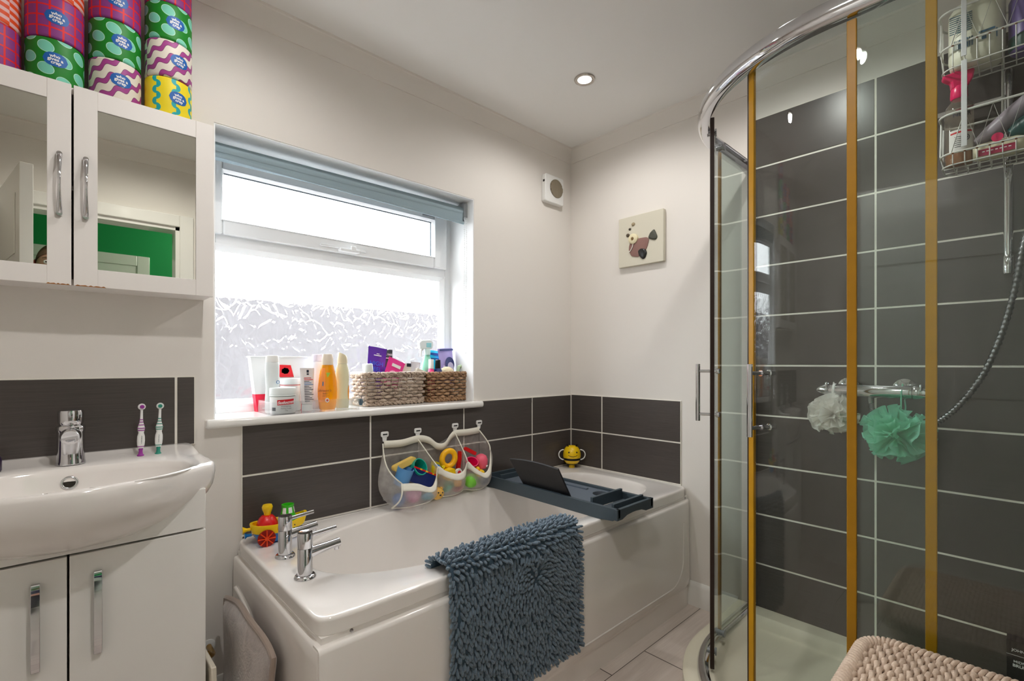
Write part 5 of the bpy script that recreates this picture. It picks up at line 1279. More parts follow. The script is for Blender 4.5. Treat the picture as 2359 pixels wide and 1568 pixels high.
strip([(CX-.008, CY+RO-.014), (CX+.008, CY+RO-.014)], .118, 1.92, .008, SEALB, f1)
RD = .461
d1 = pane('sliding_door', [(-.20, CY+RD), (CX, CY+RD)]+arcp(RD, 90, 117.0, 12)[1:], .114, 1.94)
strip(arcp(RD, 116.8, 118.9, 2), .112, 1.947, .013, SEALD, d1)
d2 = pane('sliding_door', arcp(RD, 154.3, 180, 14)+[(CX-RD, -1.664)], .114, 1.94)
strip(arcp(RD, 152.2, 154.4, 3), .112, 1.947, .009, SEAL, d2)
strip(arcp(RD, 151.5, 152.2, 2), .112, 1.945, .008, SEALD, d2)
strip([(CX-RD, -1.662), (CX-RD, -1.681)], .112, 1.93, .009, SEAL, d2)
f2 = pane('fixed_panel', [(CX-RO+.012, -1.542), (CX-RO+.012, YF+.03)], .118, 1.93)
strip([(CX-RO+.011, -1.526), (CX-RO+.011, -1.545)], .118, 1.915, .008, SEALB, f2)
ribbon(MB(), [(CX-RO+.012, YF+.002), (CX-RO+.012, YF+.030)], .022, .115, 1.915).build('wall_channel', CHROME, en, smooth=False, bevel=.002)
def door_handle(ang, par, out=.046, inn=.040):
    c, s = cos(radians(ang)), sin(radians(ang)); at = lambda r, z: (CX+(RD+r)*c, CY+(RD+r)*s, z)
    m = MB().cyl(at(out, .934), at(out, 1.127), .0072, n=20)
    for z in (.957, 1.103):
        m.cyl(at(.0025, z), at(out, z), .0052, n=16).cyl(at(.0022, z), at(.006, z), .0085, n=18)
    m.build('handle', CHROME, par)
    for z in (.957, 1.103):
        MB().tube([at(-.0025, z), at(-inn*.55, z), at(-inn*.6, z), at(-inn, z), at(-inn-.004, z)], [.0062, .0062, .0095, .0095, .0055], 18).build('inner_knob', CHROME, par)
door_handle(115.5, d1, .044, .022); door_handle(157.5, d2, .044, .040)
for ang, par, zz_ in ((93, d1, (1.925, .135)), (110, d1, (1.925, .135)), (160, d2, (.135,))):
    c, s = cos(radians(ang)), sin(radians(ang)); at = lambda r, z: (CX+(RD+r)*c, CY+(RD+r)*s, z)
    for z in zz_:
        m = MB().cyl(at(-.010, z), at(.016, z), .009, n=16)
        m.cyl(at(-.014, z), at(-.009, z), .013, n=18); m.build('roller', STEEL if z > 1 else GREYP, par)

# ---- thermostatic shower valve and riser
sv = thing('shower_valve', 'chrome bar shower valve on the dark tiles behind the glass', 'shower', (-.06, -1.44, 1.03))
yt = lambda y, z: Matrix.Translation((-.072, y, z)) @ Matrix.Rotation(-pi/2, 4, 'X')
m = MB().lathe([(.0, -.110), (.0225, -.110), (.0235, -.100), (.0225, 0), (.0235, .100), (.0225, .110), (0, .110)], n=36, T=Matrix.Translation((-.072, -1.438, 1.030)) @ Matrix.Rotation(pi/2, 4, 'X')); m.build('bar', CHROME, sv)
for s in (-1, 1):
    y = -1.438-s*.112
    m = MB().lathe([(.0235, 0), (.0245, .006), (.0230, .022), (.0190, .042), (.0105, .058), (.006, .060), (0, .060)], n=36, T=Matrix.Translation((-.072, y, 1.030)) @ Matrix.Rotation(s*pi/2, 4, 'X')); hm = m.build('control_knob', CHROME, sv)
    MB().box((-.099, y-.004-s*.022, 1.036), (-.078, y+.004-s*.022, 1.060)).build('knob_fin', CHROME, hm, bevel=.003)
    MB().lathe([(.036, 0), (.035, .006), (.026, .012), (.016, .016), (.015, .06)], n=32, T=Matrix.Translation((-.0075, -1.438-s*.082, 1.040)) @ Matrix.Rotation(-pi/2, 4, 'Y')).build('escutcheon', CHROME, sv)
MB().lathe([(.0225, .0), (.0250, .002), (.0250, .009), (.0225, .011)], n=36, T=Matrix.Translation((-.072, -1.320, 1.030)) @ Matrix.Rotation(pi/2, 4, 'X')).build('collar', WHITEP, sv)
MB().tube([(-.072, -1.432, 1.012), (-.072, -1.434, .985)], [.010, .009], 18).build('outlet', STEEL, sv)
hose = thing('shower_hose', 'ribbed steel shower hose looping up from the valve', 'hose', (-.09, -1.6, .93))
HP = [(-.074, -1.434, .988), (-.078, -1.445, .955), (-.085, -1.490, .922), (-.090, -1.550, .912), (-.090, -1.605, .932), (-.088, -1.665, .998), (-.084, -1.718, 1.095), (-.080, -1.757, 1.215), (-.076, -1.785, 1.350), (-.074, -1.805, 1.488), (-.060, -1.832, 1.62), (-.046, -1.852, 1.76), (-.040, -1.862, 1.80)]
n = 420; pts = [cr(HP, k/n) for k in range(n+1)]; MB().tube(pts, [.0085+.0011*(1 if (k//2) % 2 else -1) for k in range(n+1)], 12).build('hose', mat('dull hose steel', (118,118,120), .28, 1), hose, angle=180)
ri = thing('shower_riser', 'slim chrome riser rail on the dark tiles behind the wire caddy', 'shower rail', (-.05, -1.772, 1.43))
m = MB().cyl((-.052, -1.772, 1.412), (-.052, -1.772, 2.02), .0110, n=24); m.build('rail', CHROME, ri)
MB().lathe([(.0125, -.012), (.0135, -.008), (.0135, .040), (.0115, .044)], c=(-.052, -1.772, 1.415), n=24).build('end_cap', CHROME, ri)
MB().lathe([(.0105, .0), (.0125, .002), (.0125, .035), (.0100, .040), (0, .041)], c=(-.052, -1.772, 1.985), n=24).build('top_cap', STEEL, ri)
m = MB().box((-.062, -1.768, 1.932), (-.042, -1.600, 1.950)); m.build('side_arm', CHROME, ri, bevel=.004)
MB().tube([(-.0075, -1.772, 1.44), (-.052, -1.772, 1.44)], .008, 16).build('bracket', CHROME, ri)
MB().tube([(-.062, -1.772, 1.88), (-.045, -1.80, 1.885), (-.040, -1.850, 1.885)], .010, 14).build('slider', CHROME, ri)
hs = thing('shower_handset', 'chrome shower handset in its bracket at the top of the hose', 'shower head', (-.04, -1.862, 1.80))
MB().tube([(-.040, -1.862, 1.800), (-.040, -1.864, 1.90), (-.042, -1.866, 2.00)], [.011, .012, .013], 16).build('handle', CHROME, hs)
MB().lathe([(0, .0), (.040, .0), (.042, .008), (.030, .018), (.012, .026), (0, .026)], n=32, T=TR((-.036, -1.867, 2.03), ry=radians(-90))).build('head', CHROME, hs)

# ---- mesh bath puffs hanging on the valve
def puff(name, label, c, r, mt, seed, sq=1.0, hang=None):
    t = thing(name, label, 'bath puff', c, group='net bath puffs hung on the shower valve'); rnd = random.Random(seed); m = MB()
    for k in range(46):
        # direction spread over the sphere
        z = 1-2*(k+.5)/46; a = k*2.39996+rnd.uniform(-.3, .3); q = sqrt(1-z*z)
        d = Vector((q*cos(a), q*sin(a), z*sq)).normalized()
        if d.x > .55: continue
        ax = Vector((rnd.uniform(-1, 1), rnd.uniform(-1, 1), rnd.uniform(-1, 1))).cross(d).normalized(); bx = d.cross(ax)
        w = rnd.uniform(.5, .72)*r; l = rnd.uniform(.82, 1.05)*r; ph = rnd.uniform(0, 6); fq = rnd.choice((2, 3)); cup = rnd.uniform(.15, .4)*r
        def fn(u, v):
            th = (u-.5)*pi*1.25; rr_ = w*(.10+v*.95)
            p = Vector(c)+d*(l*(v**.75)-.12*r*(1-cos(th))*v)+ax*(rr_*sin(th)*.85)+bx*(cup*cos(th)*v+.09*r*sin(fq*2*th+ph)*v*v)
            return p
        m.grid(fn, 16, 7)
    m.build('net', mt, t, angle=180, fixn=False)
    MB().tube(hang, .0022, 8).build('cord', mt, t)
    return t
def net_mat(name, col, d):
    mt, nt, p = new_mat(name); nt.nodes.remove(p); out = nt.nodes['Material Output']
    df = nt.nodes.new('ShaderNodeBsdfDiffuse'); tl = nt.nodes.new('ShaderNodeBsdfTranslucent'); tr = nt.nodes.new('ShaderNodeBsdfTransparent')
    df.inputs[0].default_value = col; tl.inputs[0].default_value = col
    a = nt.nodes.new('ShaderNodeMixShader'); a.inputs[0].default_value = .45; nt.links.new(df.outputs[0], a.inputs[1]); nt.links.new(tl.outputs[0], a.inputs[2])
    b = nt.nodes.new('ShaderNodeMixShader'); b.inputs[0].default_value = d; nt.links.new(tr.outputs[0], b.inputs[1]); nt.links.new(a.outputs[0], b.inputs[2]); nt.links.new(b.outputs[0], out.inputs[0]); return mt
puff('bath_puff', 'white net bath puff hanging from the near end of the shower valve', (-.110, -1.330, .945), .074, net_mat('white puff net', L(248,246,242), .90), 3, 1, [(-.105, -1.333, .965), (-.099, -1.325, 1.01), (-.097, -1.323, 1.033), (-.072, -1.322, 1.058), (-.048, -1.323, 1.033), (-.060, -1.327, 1.0), (-.10, -1.335, .965)])
puff('bath_puff', 'mint green net bath puff hanging from the far end of the shower valve', (-.125, -1.514, .893), .096, net_mat('mint puff net', L(160,236,210), .90), 8, 1, [(-.115, -1.516, .92), (-.102, -1.522, .98), (-.098, -1.522, 1.033), (-.072, -1.522, 1.058), (-.048, -1.522, 1.033), (-.07, -1.530, .98), (-.11, -1.528, .92)])

# ---- wire caddy
WIRE = mat('white coated wire', (226,226,220), .4, var=.25, vscale=22)
RUST = mat('rusty wire joint', (120,74,34), .8)
wc = thing('wire_caddy', 'white wire shower caddy with two shelves of bottles hung on the riser', 'caddy', (-.13, -1.775, 1.73))
CX0, CX1, CY0, CY1 = -.205, -.075, -1.925, -1.628
def loop(z, r, off=0, rad=.035):
    pts = [(p[0]+(CX0+CX1)/2, p[1]+(CY0+CY1)/2, z) for p in rrect(CX1-CX0+2*off, CY1-CY0+2*off, rad, 6)]; return pts
def tier(z0, z1, z2, nm):
    m = MB(); m.tube(loop(z0, 0, -.004), .0022, 8, True); m.tube(loop(z1, 0), .0030, 8, True); m.tube(loop(z2, 0, .002), .0034, 8, True); k = m.build(nm, WIRE, wc)
    m = MB(); n = 9
    ys = [CY1-.030-(CY1-CY0-.06)*i/n for i in range(n+1)]
    for y in ys: m.tube([(CX0, y, z1), (CX0+.002, y, z0+.003), (CX0+.006, y, z0), (CX1-.004, y, z0), (CX1, y, z1)], .0017, 6)
    for x in (CX0+.045, CX0+.09): m.tube([(x, CY0, z1), (x, CY0+.005, z0), (x, CY1-.005, z0), (x, CY1, z1)], .0017, 6)
    # zigzag between the two upper loops
    zz = [ (CX0, CY1-.026-.030*i, z1 if i % 2 == 0 else z2) for i in range(9)]; m.tube(zz, .0020, 6)
    m.tube([(CX0+.02, CY1, z1), (CX0+.055, CY1+.001, z2), (CX0+.09, CY1, z1), (CX1-.01, CY1+.001, z2)], .0020, 6)
    m.build('cross_wires', WIRE, k)
    m = MB(); rnd = random.Random(int(z0*100))
    for y in ys[:7]: m.sphere((CX0-.0005, y, z1-.002), (.0030, .0034, .0030), 8)
    m.build('rust_spots', RUST, k)
tier(1.728, 1.762, 1.880, 'lower_shelf'); tier(2.020, 2.085, 2.190, 'upper_shelf')
m = MB(); m.box((CX0-.0065, -1.690, 1.772), (CX0-.0035, -1.677, 2.028)).box((CX0-.0065, -1.689, 2.040), (CX0-.0035, -1.677, 2.30)); m.build('hanger_bar', mat('white hanger strip', (226,228,230), .35), wc, smooth=False, bevel=.001)
m = MB(); m.tube([(CX1, -1.76, 1.762), (-.068, -1.76, 1.9), (-.066, -1.76, 2.25), (-.055, -1.765, 2.28)], .003, 8); m.build('back_wire', WIRE, wc)
# bottles in the caddy
t = thing('body_wash', 'big pale cream bottle with blue print and barcode on the upper caddy shelf', 'bottle', (-.140, -1.708, 2.0235))
MB().lathe([(0, 0), (.044, 0), (.052, .006), (.056, .03), (.056, .17), (.045, .19), (.02, .20), (.018, .22), (0, .22)], c=(-.140, -1.706, 2.0235), n=48, sy=1.12, sx=.98, power=2.6).build('bottle', mat('pale cream plastic', (226,226,206), .35), t, angle=50)
BP = mat('teal blue print', (30,90,120), .5); m = MB()
Tb = Matrix.Translation((-.1965, -1.690, 2.10)) @ Matrix.Rotation(-pi/2, 4, 'Z') @ Matrix.Rotation(pi/2, 4, 'X')
rnd = random.Random(2); x = -.030
while x < .012:
    w = rnd.choice((.0012, .002, .003)); m.box((x, -.030, .0), (x+w, -.002, .0008), T=Tb); x += w+rnd.choice((.001, .0018))
for k in range(9): m.box((-.040, .020+k*.0062, 0), (.010, .0222+k*.0062, .0008), T=Tb)
m.box((.024, -.004, 0), (.058, .002, .0008), T=Tb).box((.030, -.024, 0), (.040, -.010, .0008), T=Tb).box((.060, -.030, 0), (.0625, -.004, .0008), T=Tb)
m.build('print', BP, t, smooth=False)
t = thing('purple_bottle', 'purple bottle beside the cream bottle on the upper caddy shelf', 'bottle', (-.14, -1.815, 2.0235))
MB().lathe([(0, 0), (.036, 0), (.042, .006), (.044, .05), (.044, .15), (.03, .18), (.02, .19), (0, .19)], c=(-.14, -1.815, 2.0235), n=40, sy=.95).build('bottle', mat('muted purple plastic', (104,84,150), .35), t)
MB().lathe([(.0425, .006), (.0448, .020), (.0448, .042)], c=(-.14, -1.815, 2.0235), n=40, sy=.95).build('green_base', mat('dark green plastic', (10,70,58), .4), t)
t = thing('spray_conditioner', 'clear spray bottle of amber liquid with a pink trigger on the lower caddy shelf', 'bottle', (-.145, -1.668, 1.7315)); c = (-.148, -1.668, 1.7315)
MB().lathe([(0, 0), (.029, 0), (.033, .004), (.034, .03), (.034, .165), (.031, .185), (.021, .200), (.0165, .208), (.0165, .214)], c=c, n=40, sy=1).build('bottle', thin_glass('clear bottle plastic', (.93,.93,.90,1), .9, .06, .10, L(220,200,180)), t, angle=60)
MB().lathe([(0, .003), (.027, .003), (.031, .006), (.032, .03), (.032, .045), (0, .0455)], c=c, n=36).build('liquid', mat('amber liquid', (150,92,40), .15, coat=.5), t)
h = MB().lathe([(.0185, .208), (.0205, .214), (.0200, .236), (.0165, .246), (0, .247)], c=c, n=30)
h.build('collar', MAGENTA, t)
h = MB().prism([(-.018, .240), (-.020, .262), (-.038, .276), (-.040, .286), (.022, .296), (.034, .288), (.030, .262), (.018, .240)], -.014, .014, T=Matrix.Translation(c) @ Matrix.Rotation(radians(-75), 4, 'Z') @ Matrix.Rotation(pi/2, 4, 'X')); h.build('trigger_head', MAGENTA, t, smooth=False, bevel=.004)
def onp(a0, z0, v, f, R=.0345, mbx=None):
    out = []
    for x, y, z in v:
        a = radians(a0)+x/R; out.append((c[0]+R*cos(a), c[1]+R*sin(a), c[2]+z0+y))
    mbx.add(out, f)
m = MB(); patch(m, c, .0342, 195, .040, .105, .062); lb = m.build('label', mat('white label', (228,226,222), .5), t, angle=180)
m = MB()
for k in range(6): patch(m, c, .0345, 180, .052+k*.006, .0535+k*.006, .016)
v, f = text_vf('NDER', .017, bold=.0003); onp(197, .150, v, f, .0346, m)
pts = [(c[0]+.0346*cos(radians(212)+.008*cos(q)/.0346), c[1]+.0346*sin(radians(212)+.008*cos(q)/.0346), c[2]+.078+.008*sin(q)) for q in [2*pi*k/24 for k in range(24)]]; m.tube(pts, .0011, 5, True)
pts = [(c[0]+.0346*cos(radians(212)+.003*cos(q)/.0346), c[1]+.0346*sin(radians(212)+.003*cos(q)/.0346), c[2]+.078+.003*sin(q)) for q in [2*pi*k/16 for k in range(16)]]; m.tube(pts, .0016, 5, True)
m.build('print', INK, lb, smooth=False)
m = MB(); patch(m, c, .0345, 195, .094, .099, .054, slant=.06); m.build('red_print', REDINK, lb)
t = thing('cream_bottle', 'cream bottle with a magenta spot and label lying on the lower caddy shelf', 'bottle', (-.15, -1.765, 1.75)); T = TR((-.160, -1.700, 1.757), rx=radians(90))
MB().lathe([(0, 0), (.018, 0), (.024, .01), (.026, .05), (.026, .09), (.018, .115), (.012, .125), (0, .125)], n=36, T=T).build('bottle', mat('cream bottle plastic', (222,216,186), .35), t)
MB().prism([(.0125*cos(2*pi*k/28), .0125*sin(2*pi*k/28)) for k in range(28)], 0, .0015, T=Matrix.Translation((-.1875, -1.752, 1.783)) @ Matrix.Rotation(-pi/2, 4, 'Y')).build('magenta_spot', MAGENTA, t, smooth=False)
m = MB(); m.box((-.1878, -1.790, 1.738), (-.1865, -1.712, 1.757)); lb = m.build('label', mat('deep magenta label', (170,14,70), .4), t, smooth=False)
m = MB()
for k in range(7): m.box((-.1885, -1.780+k*.009, 1.748), (-.1875, -1.7745+k*.009, 1.7505))
m.build('print', WTXT, lb, smooth=False)
t = thing('grey_razor', 'grey and lilac bottle leaning diagonally on the lower caddy shelf', 'bottle', (-.12, -1.76, 1.75))
MB().tube([(-.120, -1.705, 1.800), (-.122, -1.740, 1.822), (-.125, -1.790, 1.862), (-.128, -1.840, 1.905)], [.012, .024, .027, .024], 24).build('bottle', mat('lilac grey plastic', (156,146,156), .4), t)
t = thing('teal_bottle', 'dark teal bottle at the back of the lower caddy shelf', 'bottle', (-.14, -1.83, 1.75))
MB().tube([(-.150, -1.778, 1.790), (-.150, -1.800, 1.800), (-.150, -1.845, 1.822), (-.150, -1.88, 1.84)], [.018, .030, .034, .030], 24).build('bottle', mat('dark teal plastic 2', (6,72,70), .35), t)
# hair dye box on the tray
t = thing('hair_dye_box', 'black box with white lettering standing on the shower tray behind the hamper', 'box', (-.05, -1.81, .1))
MB().box((-.066, -1.850, .1005), (-.016, -1.768, .292)).build('box', mat('black gloss card', (18,17,22), .35), t, smooth=False, bevel=.0008)
T = Matrix.Translation((-.0665, -1.809, .2)) @ Matrix.Rotation(-pi/2, 4, 'Z') @ Matrix.Rotation(pi/2, 4, 'X')
m = MB()
v, f = text_vf('JOHN FRIEDA', .0108, bold=.0001); m.add([(x+.003, y+.066, .0004) for x, y, z in v], f, 0, T)
v, f = text_vf('MIDNIGHT', .0105, bold=.0001); m.add([(x-.001, y+.032, .0004) for x, y, z in v], f, 0, T)
v, f = text_vf('BRUNETTE', .0120, bold=.0003); m.add([(x+.001, y+.020, .0004) for x, y, z in v], f, 0, T)
m.add([(-.041, .0505, .0004), (.041, .0505, .0004), (.041, .0515, .0004), (-.041, .0515, .0004)], [(0, 1, 2, 3)], 0, T)
m.build('lettering', WTXT, t, smooth=False, fixn=False)

# ================================================================== LAUNDRY HAMPER
hm = thing('laundry_hamper', 'woven pale rope laundry hamper with a domed lid beside the shower', 'hamper', (-1.08, -1.75, 0))
def rope():
    mt, nt, p = new_mat('pinkish seagrass rope'); vec, x, y, z = coords(nt); n = noise(nt, vec, 30, 4, None, .7); n2 = noise(nt, vec, 260, 3)
    c = mixc(nt, n, L(178,152,130), L(232,214,196)); c = mixc(nt, (n2-.35)*.8, c, L(150,116,92)); nt.links.new(c, p.inputs['Base Color']); p.inputs['Roughness'].default_value = .75; bump(nt, p, n2, .002, .5); return mt
ROPE = rope()
HXa, HXb, HYa, HYb, HZt = -1.290, -.884, -1.940, -1.566, .535
def inside_x(y, off=.010):
    # x range of the rounded lid at a given y
    r = .060; d = 0
    for e, sgn in ((HYb-off, 1), (HYa+off, -1)):
        q = (y-(e-sgn*r))*sgn
        if q > 0: d = max(d, r-sqrt(max(0, r*r-q*q)))
    return HXa+off+d, HXb-off-d
def dome(x, y):
    u = (x-HXa)/(HXb-HXa); v = (y-HYa)/(HYb-HYa); return .012*sin(pi*u)*sin(pi*v)
m = MB(); rnd = random.Random(6); pit = .0082; rows = int((HYb-HYa-.02)/pit)
for k in range(rows+1):
    y = HYb-.011-k*pit
    x0, x1 = inside_x(y)
    n = 62; pts = []; rad = []
    for j in range(n+1):
        x = x1+(x0-x1)*j/n; s = sin(2*pi*(x-HXa)/.046+pi*(k % 2)); 
        pts.append((x, y+.0012*sin(2*pi*(x-HXa)/.046*2+k), HZt+.004+dome(x, y)+.0030*s+rnd.uniform(-.0004, .0004))); rad.append(.0046*(1+.14*s))
    m.tube(pts, rad, 6)
lid = m.build('lid_weave', ROPE, hm, angle=180, fixn=False)
# rope edge: slanting wraps round the rim
m = MB(); rp = rrect(HXb-HXa, HYb-HYa, .062, 10); per = [0]
for i in range(len(rp)): per.append(per[-1]+hypot(rp[i][0]-rp[(i+1) % len(rp)][0], rp[i][1]-rp[(i+1) % len(rp)][1]))
def on_rim(s):
    s = s % per[-1]; i = max(q for q in range(len(rp)) if per[q] <= s); f_ = (s-per[i])/(per[i+1]-per[i]+1e-9); a, b = rp[i], rp[(i+1) % len(rp)]
    p = Vector((a[0]+(b[0]-a[0])*f_, a[1]+(b[1]-a[1])*f_)); t_ = (Vector(b)-Vector(a)).normalized(); return p+Vector(((HXa+HXb)/2, (HYa+HYb)/2)), t_
NW = int(per[-1]/.0098)
for k in range(NW):
    s = per[-1]*k/NW; pts = []
    for j in range(8):
        a = -.7+j*.62; p, t_ = on_rim(s+.006*j/2); nn = Vector((t_.y, -t_.x))
        pts.append((p.x+nn.x*(.010*cos(a)-.008), p.y+nn.y*(.010*cos(a)-.008), HZt+.004+.0105*sin(a)))
    m.tube(pts, [.003, .0042, .0044, .0044, .0044, .0044, .004, .003], 6)
tag(m.build('lid_edge', ROPE, hm, angle=180, fixn=False), kind='stuff')
m = MB(); m.box((HXa+.02, HYa+.02, HZt-.010), (HXb-.02, HYb-.02, HZt)); m.build('lid_board', mat('hamper lining', (120,96,78), .9), hm, smooth=False)
m = MB(); hrows = 56
for k in range(hrows):
    z = .008+k*(HZt-.030)/(hrows-1); t_ = z/HZt; w = .33+.034*t_; d = .315+.03*t_; pts = []; rad = []
    rb = rrect(w, d, .055, 8); n = len(rb)
    for j, p in enumerate(rb):
        for q in (0, .5):
            b = rb[(j+1) % n]; s = sin(2*pi*(j*2+q*2)/4.0*1.0+pi*(k % 2)); x, y = p[0]+(b[0]-p[0])*q, p[1]+(b[1]-p[1])*q
            l_ = hypot(x, y) or 1; pts.append((x*(1+.0025*s/l_)-1.106, y*(1+.0025*s/l_)-1.757, z)); rad.append(.0048)
    m.tube(pts, rad, 6, True)
m.build('body_weave', ROPE, hm, angle=180, fixn=False)
# ================================================================== THE PERSON STANDING IN THE DOORWAY (seen in the cabinet mirror)
SKIN = mat('skin', (196,150,128), .5, sss=.1); HAIR = mat('short brown hair', (112,84,66), .8, bmp=.5, bscale=300)
SHIRT = mat('navy jumper', (44,52,74), .85); TROU = mat('dark trousers', (48,46,50), .85); SHOE = mat('black shoe leather', (26,24,24), .4)
PX, PY = -2.195, -2.285
person = thing('person', 'person in a navy jumper standing in the doorway, seen only in the cabinet mirror', 'person', (PX, PY, 0))
def skin(name, joints, edges, root, mt, sub=2):
    me = bpy.data.meshes.new(name); me.from_pydata([(PX+j[0]-PX, PY+j[1]-PY, j[2]) for j in joints], edges, [])
    me.materials.append(mt); o = bpy.data.objects.new(name, me); COL.objects.link(o); o.parent = person; MW[o.name] = MW[person.name].copy()
    md = o.modifiers.new('skin', 'SKIN'); md.use_smooth_shade = True
    for i, j in enumerate(joints):
        sv_ = me.skin_vertices[0].data[i]; sv_.radius = (j[3], j[4] if len(j) > 4 else j[3]); sv_.use_root = (i == root)
    s_ = o.modifiers.new('sub', 'SUBSURF'); s_.levels = sub; s_.render_levels = sub; return o
# x across, y forward (towards the room), z up
J = [(0, 0, .94, .125, .095), (0, 0, 1.10, .118, .088), (0, .005, 1.28, .140, .095), (0, 0, 1.42, .105, .070), (0, .005, 1.475, .055, .055), (0, .015, 1.545, .052, .054)]
E_ = [(0, 1), (1, 2), (2, 3), (3, 4), (4, 5)]
for s in (-1, 1):
    b0 = len(J); J += [(s*.150, 0, 1.400, .058), (s*.205, -.01, 1.25, .046), (s*.225, .0, 1.12, .040), (s*.225, .05, .97, .033), (s*.222, .085, .88, .026), (s*.220, .098, .835, .030, .016)]
    E_ += [(3, b0)]+[(b0+i, b0+i+1) for i in range(5)]
    b1 = len(J); J += [(s*.088, 0, .86, .088), (s*.095, .01, .66, .072), (s*.098, .012, .48, .056), (s*.098, 0, .32, .055), (s*.098, -.01, .10, .038), (s*.100, .0, .055, .036), (s*.104, .10, .035, .032)]
    E_ += [(0, b1)]+[(b1+i, b1+i+1) for i in range(6)]
body = skin('body', J, E_, 0, SKIN)
# fingers and thumbs
for s in (-1, 1):
    for k, (dx, ln, dz) in enumerate(((-.002, .078, 0), (.004, .086, .012), (.006, .080, .024), (.004, .064, .036))):
        y0 = PY+.112-dz*.9; x0 = PX+s*.220; z0 = .815-(.004*k)
        MB().tube([(x0, y0, z0), (x0-s*.004, y0+.008, z0-ln*.45), (x0-s*.014, y0+.010, z0-ln*.8), (x0-s*.022, y0+.008, z0-ln)], [.0088, .0082, .0074, .0055], 10).build('finger', SKIN, person)
    MB().tube([(PX+s*.214, PY+.115, .855), (PX+s*.204, PY+.142, .825), (PX+s*.198, PY+.150, .795), (PX+s*.196, PY+.150, .775)], [.011, .0105, .0095, .006], 10).build('thumb', SKIN, person)
# jumper and trousers follow the body
Jc = [(a, b, c, r*1.09+.006, (q[0] if q else r)*1.09+.006) for a, b, c, r, *q in J]
sh = [0, 1, 2, 3]; arms = []
idx = {0: 0, 1: 1, 2: 2, 3: 3}; V = [Jc[0], Jc[1], Jc[2], Jc[3], (0, .003, 1.462, .068, .064)]; EE = [(0, 1), (1, 2), (2, 3), (3, 4)]
for s_i in (0, 1):
    b0 = 6+13*s_i; st_ = len(V); V += [Jc[b0+i] for i in range(5)]; EE += [(3, st_)]+[(st_+i, st_+i+1) for i in range(4)]
skin('jumper', V, EE, 0, SHIRT)
V = [(0, 0, .955, .136, .105)]; EE = []
for s_i in (0, 1):
    b1 = 12+13*s_i; st_ = len(V); V += [Jc[b1+i] for i in range(4)]+[(Jc[b1+4][0], Jc[b1+4][1], .075, .052, .052)]; EE += [(0, st_)]+[(st_+i, st_+i+1) for i in range(4)]
skin('trousers', V, EE, 0, TROU)
for s in (-1, 1):
    rg = [[(PX+s*.102+.046*w*cos(2*pi*k/24), PY+.055+.135*l*sin(2*pi*k/24), z+(.02*max(0, -sin(2*pi*k/24)) if z > .03 else 0)) for k in range(24)] for z, w, l in ((.001, 1, 1), (.02, 1.02, 1.02), (.045, .9, .93), (.075, .7, .55), (.085, .55, .42))]
    MB().loft(rg, cap0=True, cap1=True).build('shoe', SHOE, person)
# head with a face
HC = Vector((PX, PY+.025, 1.640))
def headp(u, v):
    a = 2*pi*u; t_ = pi*v; d = Vector((sin(t_)*sin(a), sin(t_)*cos(a), cos(t_)))
    r = Vector((.074, .094, .118)); p = Vector((d.x*r.x, d.y*r.y, d.z*r.z))
    if d.z < 0: p.x *= 1-.30*d.z*d.z; p.y *= 1-.12*d.z*d.z
    f_ = max(0, d.y)
    p.y += f_*(.020*math.exp(-((p.x/.012)**2+((p.z+.012)/.022)**2))+.006*math.exp(-((p.x/.03)**2+((p.z+.060)/.016)**2))+.007*math.exp(-((p.x/.03)**2+((p.z+.098)/.02)**2))-.007*(math.exp(-(((p.x-.032)/.016)**2+((p.z-.010)/.013)**2))+math.exp(-(((p.x+.032)/.016)**2+((p.z-.010)/.013)**2))))
    return HC+p
hd2 = MB().grid(headp, 48, 40, cu=True).build('head', SKIN, person, angle=180)
def hairp(u, v):
    a = 2*pi*u; front = .5+.5*cos(a); lim = pi*(.62-.28*front); t_ = lim*v
    d = Vector((sin(t_)*sin(a), sin(t_)*cos(a), cos(t_))); return HC+Vector((d.x*.079, d.y*.099, d.z*.124))
MB().grid(hairp, 48, 20, cu=True).build('hair', HAIR, hd2, angle=180)
for s in (-1, 1):
    MB().sphere((HC.x+s*.032, HC.y+.078, HC.z+.010), .0115, 16).build('eye', WHITEP, hd2)
    MB().sphere((HC.x+s*.032, HC.y+.0865, HC.z+.010), .0050, 12).build('iris', mat('brown iris', (60,40,28), .3), hd2)
    MB().tube([(HC.x+s*.018, HC.y+.090, HC.z+.030), (HC.x+s*.034, HC.y+.088, HC.z+.034), (HC.x+s*.048, HC.y+.078, HC.z+.030)], [.003, .0035, .002], 8).build('eyebrow', HAIR, hd2)
    MB().sphere((0, 0, 0), (.006, .020, .033), 18, T=TR((HC.x+s*.078, HC.y-.005, HC.z-.002), rz=s*radians(-18))).build('ear', mat('reddish skin', (186,104,92), .5), hd2)
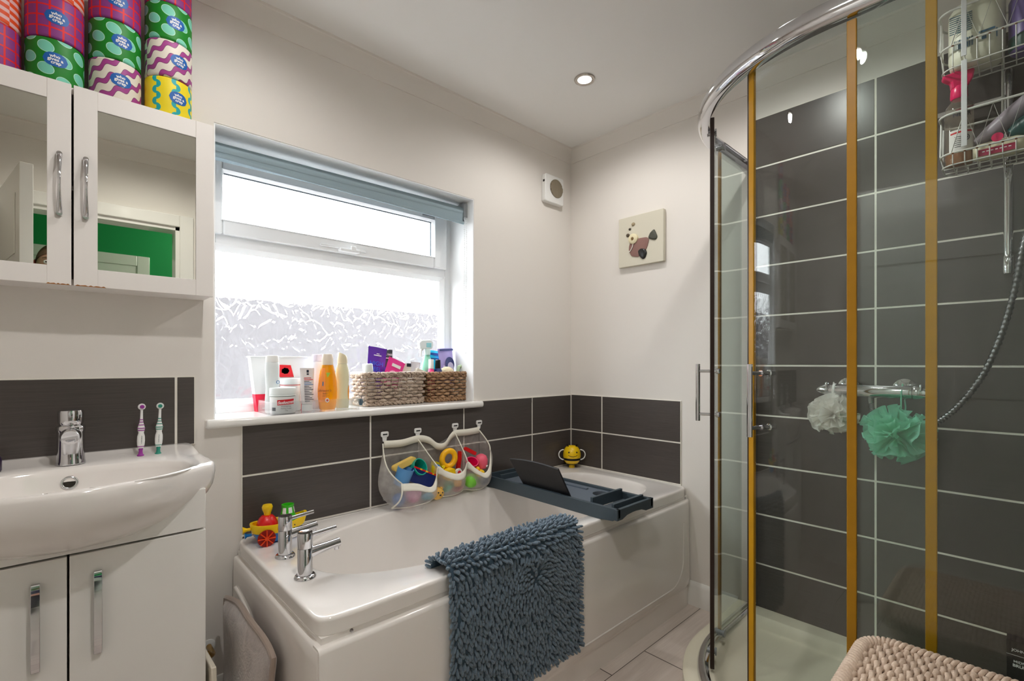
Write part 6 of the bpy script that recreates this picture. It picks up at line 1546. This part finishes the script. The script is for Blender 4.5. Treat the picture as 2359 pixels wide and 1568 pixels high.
MB().tube([(HC.x-.024, HC.y+.084, HC.z-.058), (HC.x, HC.y+.094, HC.z-.060), (HC.x+.024, HC.y+.084, HC.z-.058)], [.003, .006, .003], 10).build('mouth', mat('lips', (170,96,88), .45), hd2)
person.matrix_world = Matrix.Translation((PX, PY, 0)) @ Matrix.Scale(1.025, 4)
# ================================================================== LIGHT AND CAMERA
def spot(x, y, w):
    li = bpy.data.lights.new('lamp', 'SPOT'); li.energy = w; li.spot_size = radians(165); li.spot_blend = .6; li.shadow_soft_size = .028; li.color = (1, .975, .945)
    o = bpy.data.objects.new('ceiling_lamp_light', li); COL.objects.link(o); o.location = (x, y, ZC-.012)
for (x, y), w in zip(LIGHTS, (13, 16, 30, 11)): spot(x, y, w)
li = bpy.data.lights.new('lamp', 'POINT'); li.energy = 14; li.shadow_soft_size = .12; li.color = (1, .96, .92)  # fill light added beyond the doorway, standing for no known lamp
o = bpy.data.objects.new('hall_fill_light', li); COL.objects.link(o); o.location = (-.95, -2.7, 2.2)
w = bpy.data.worlds.new('sky'); SC.world = w; w.use_nodes = True; nt = w.node_tree
bg = nt.nodes['Background']; bg.inputs[0].default_value = (.93, .97, 1, 1); bg.inputs[1].default_value = 13
cd = bpy.data.cameras.new('camera'); cam = bpy.data.objects.new('camera', cd); COL.objects.link(cam)
cd.sensor_width = 36; cd.sensor_fit = 'HORIZONTAL'; cd.lens = 36*1105/2359; cd.shift_y = (836-784)/2359; cd.clip_start = .02
YAW = .8187
cam.location = (-2.1586, -1.806, 1.13); cam.rotation_euler = (pi/2, 0, YAW-pi/2)
SC.camera = cam
vs = SC.view_settings; vs.view_transform = 'Standard'; vs.look = 'None'; vs.gamma = 1; vs.exposure = .13; vs.use_curve_mapping = False
cy = SC.cycles; cy.max_bounces = 14; cy.diffuse_bounces = 6; cy.glossy_bounces = 6; cy.transparent_max_bounces = 24; cy.transmission_bounces = 8; cy.sample_clamp_indirect = 8; cy.caustics_reflective = False; cy.caustics_refractive = True; cy.blur_glossy = .2
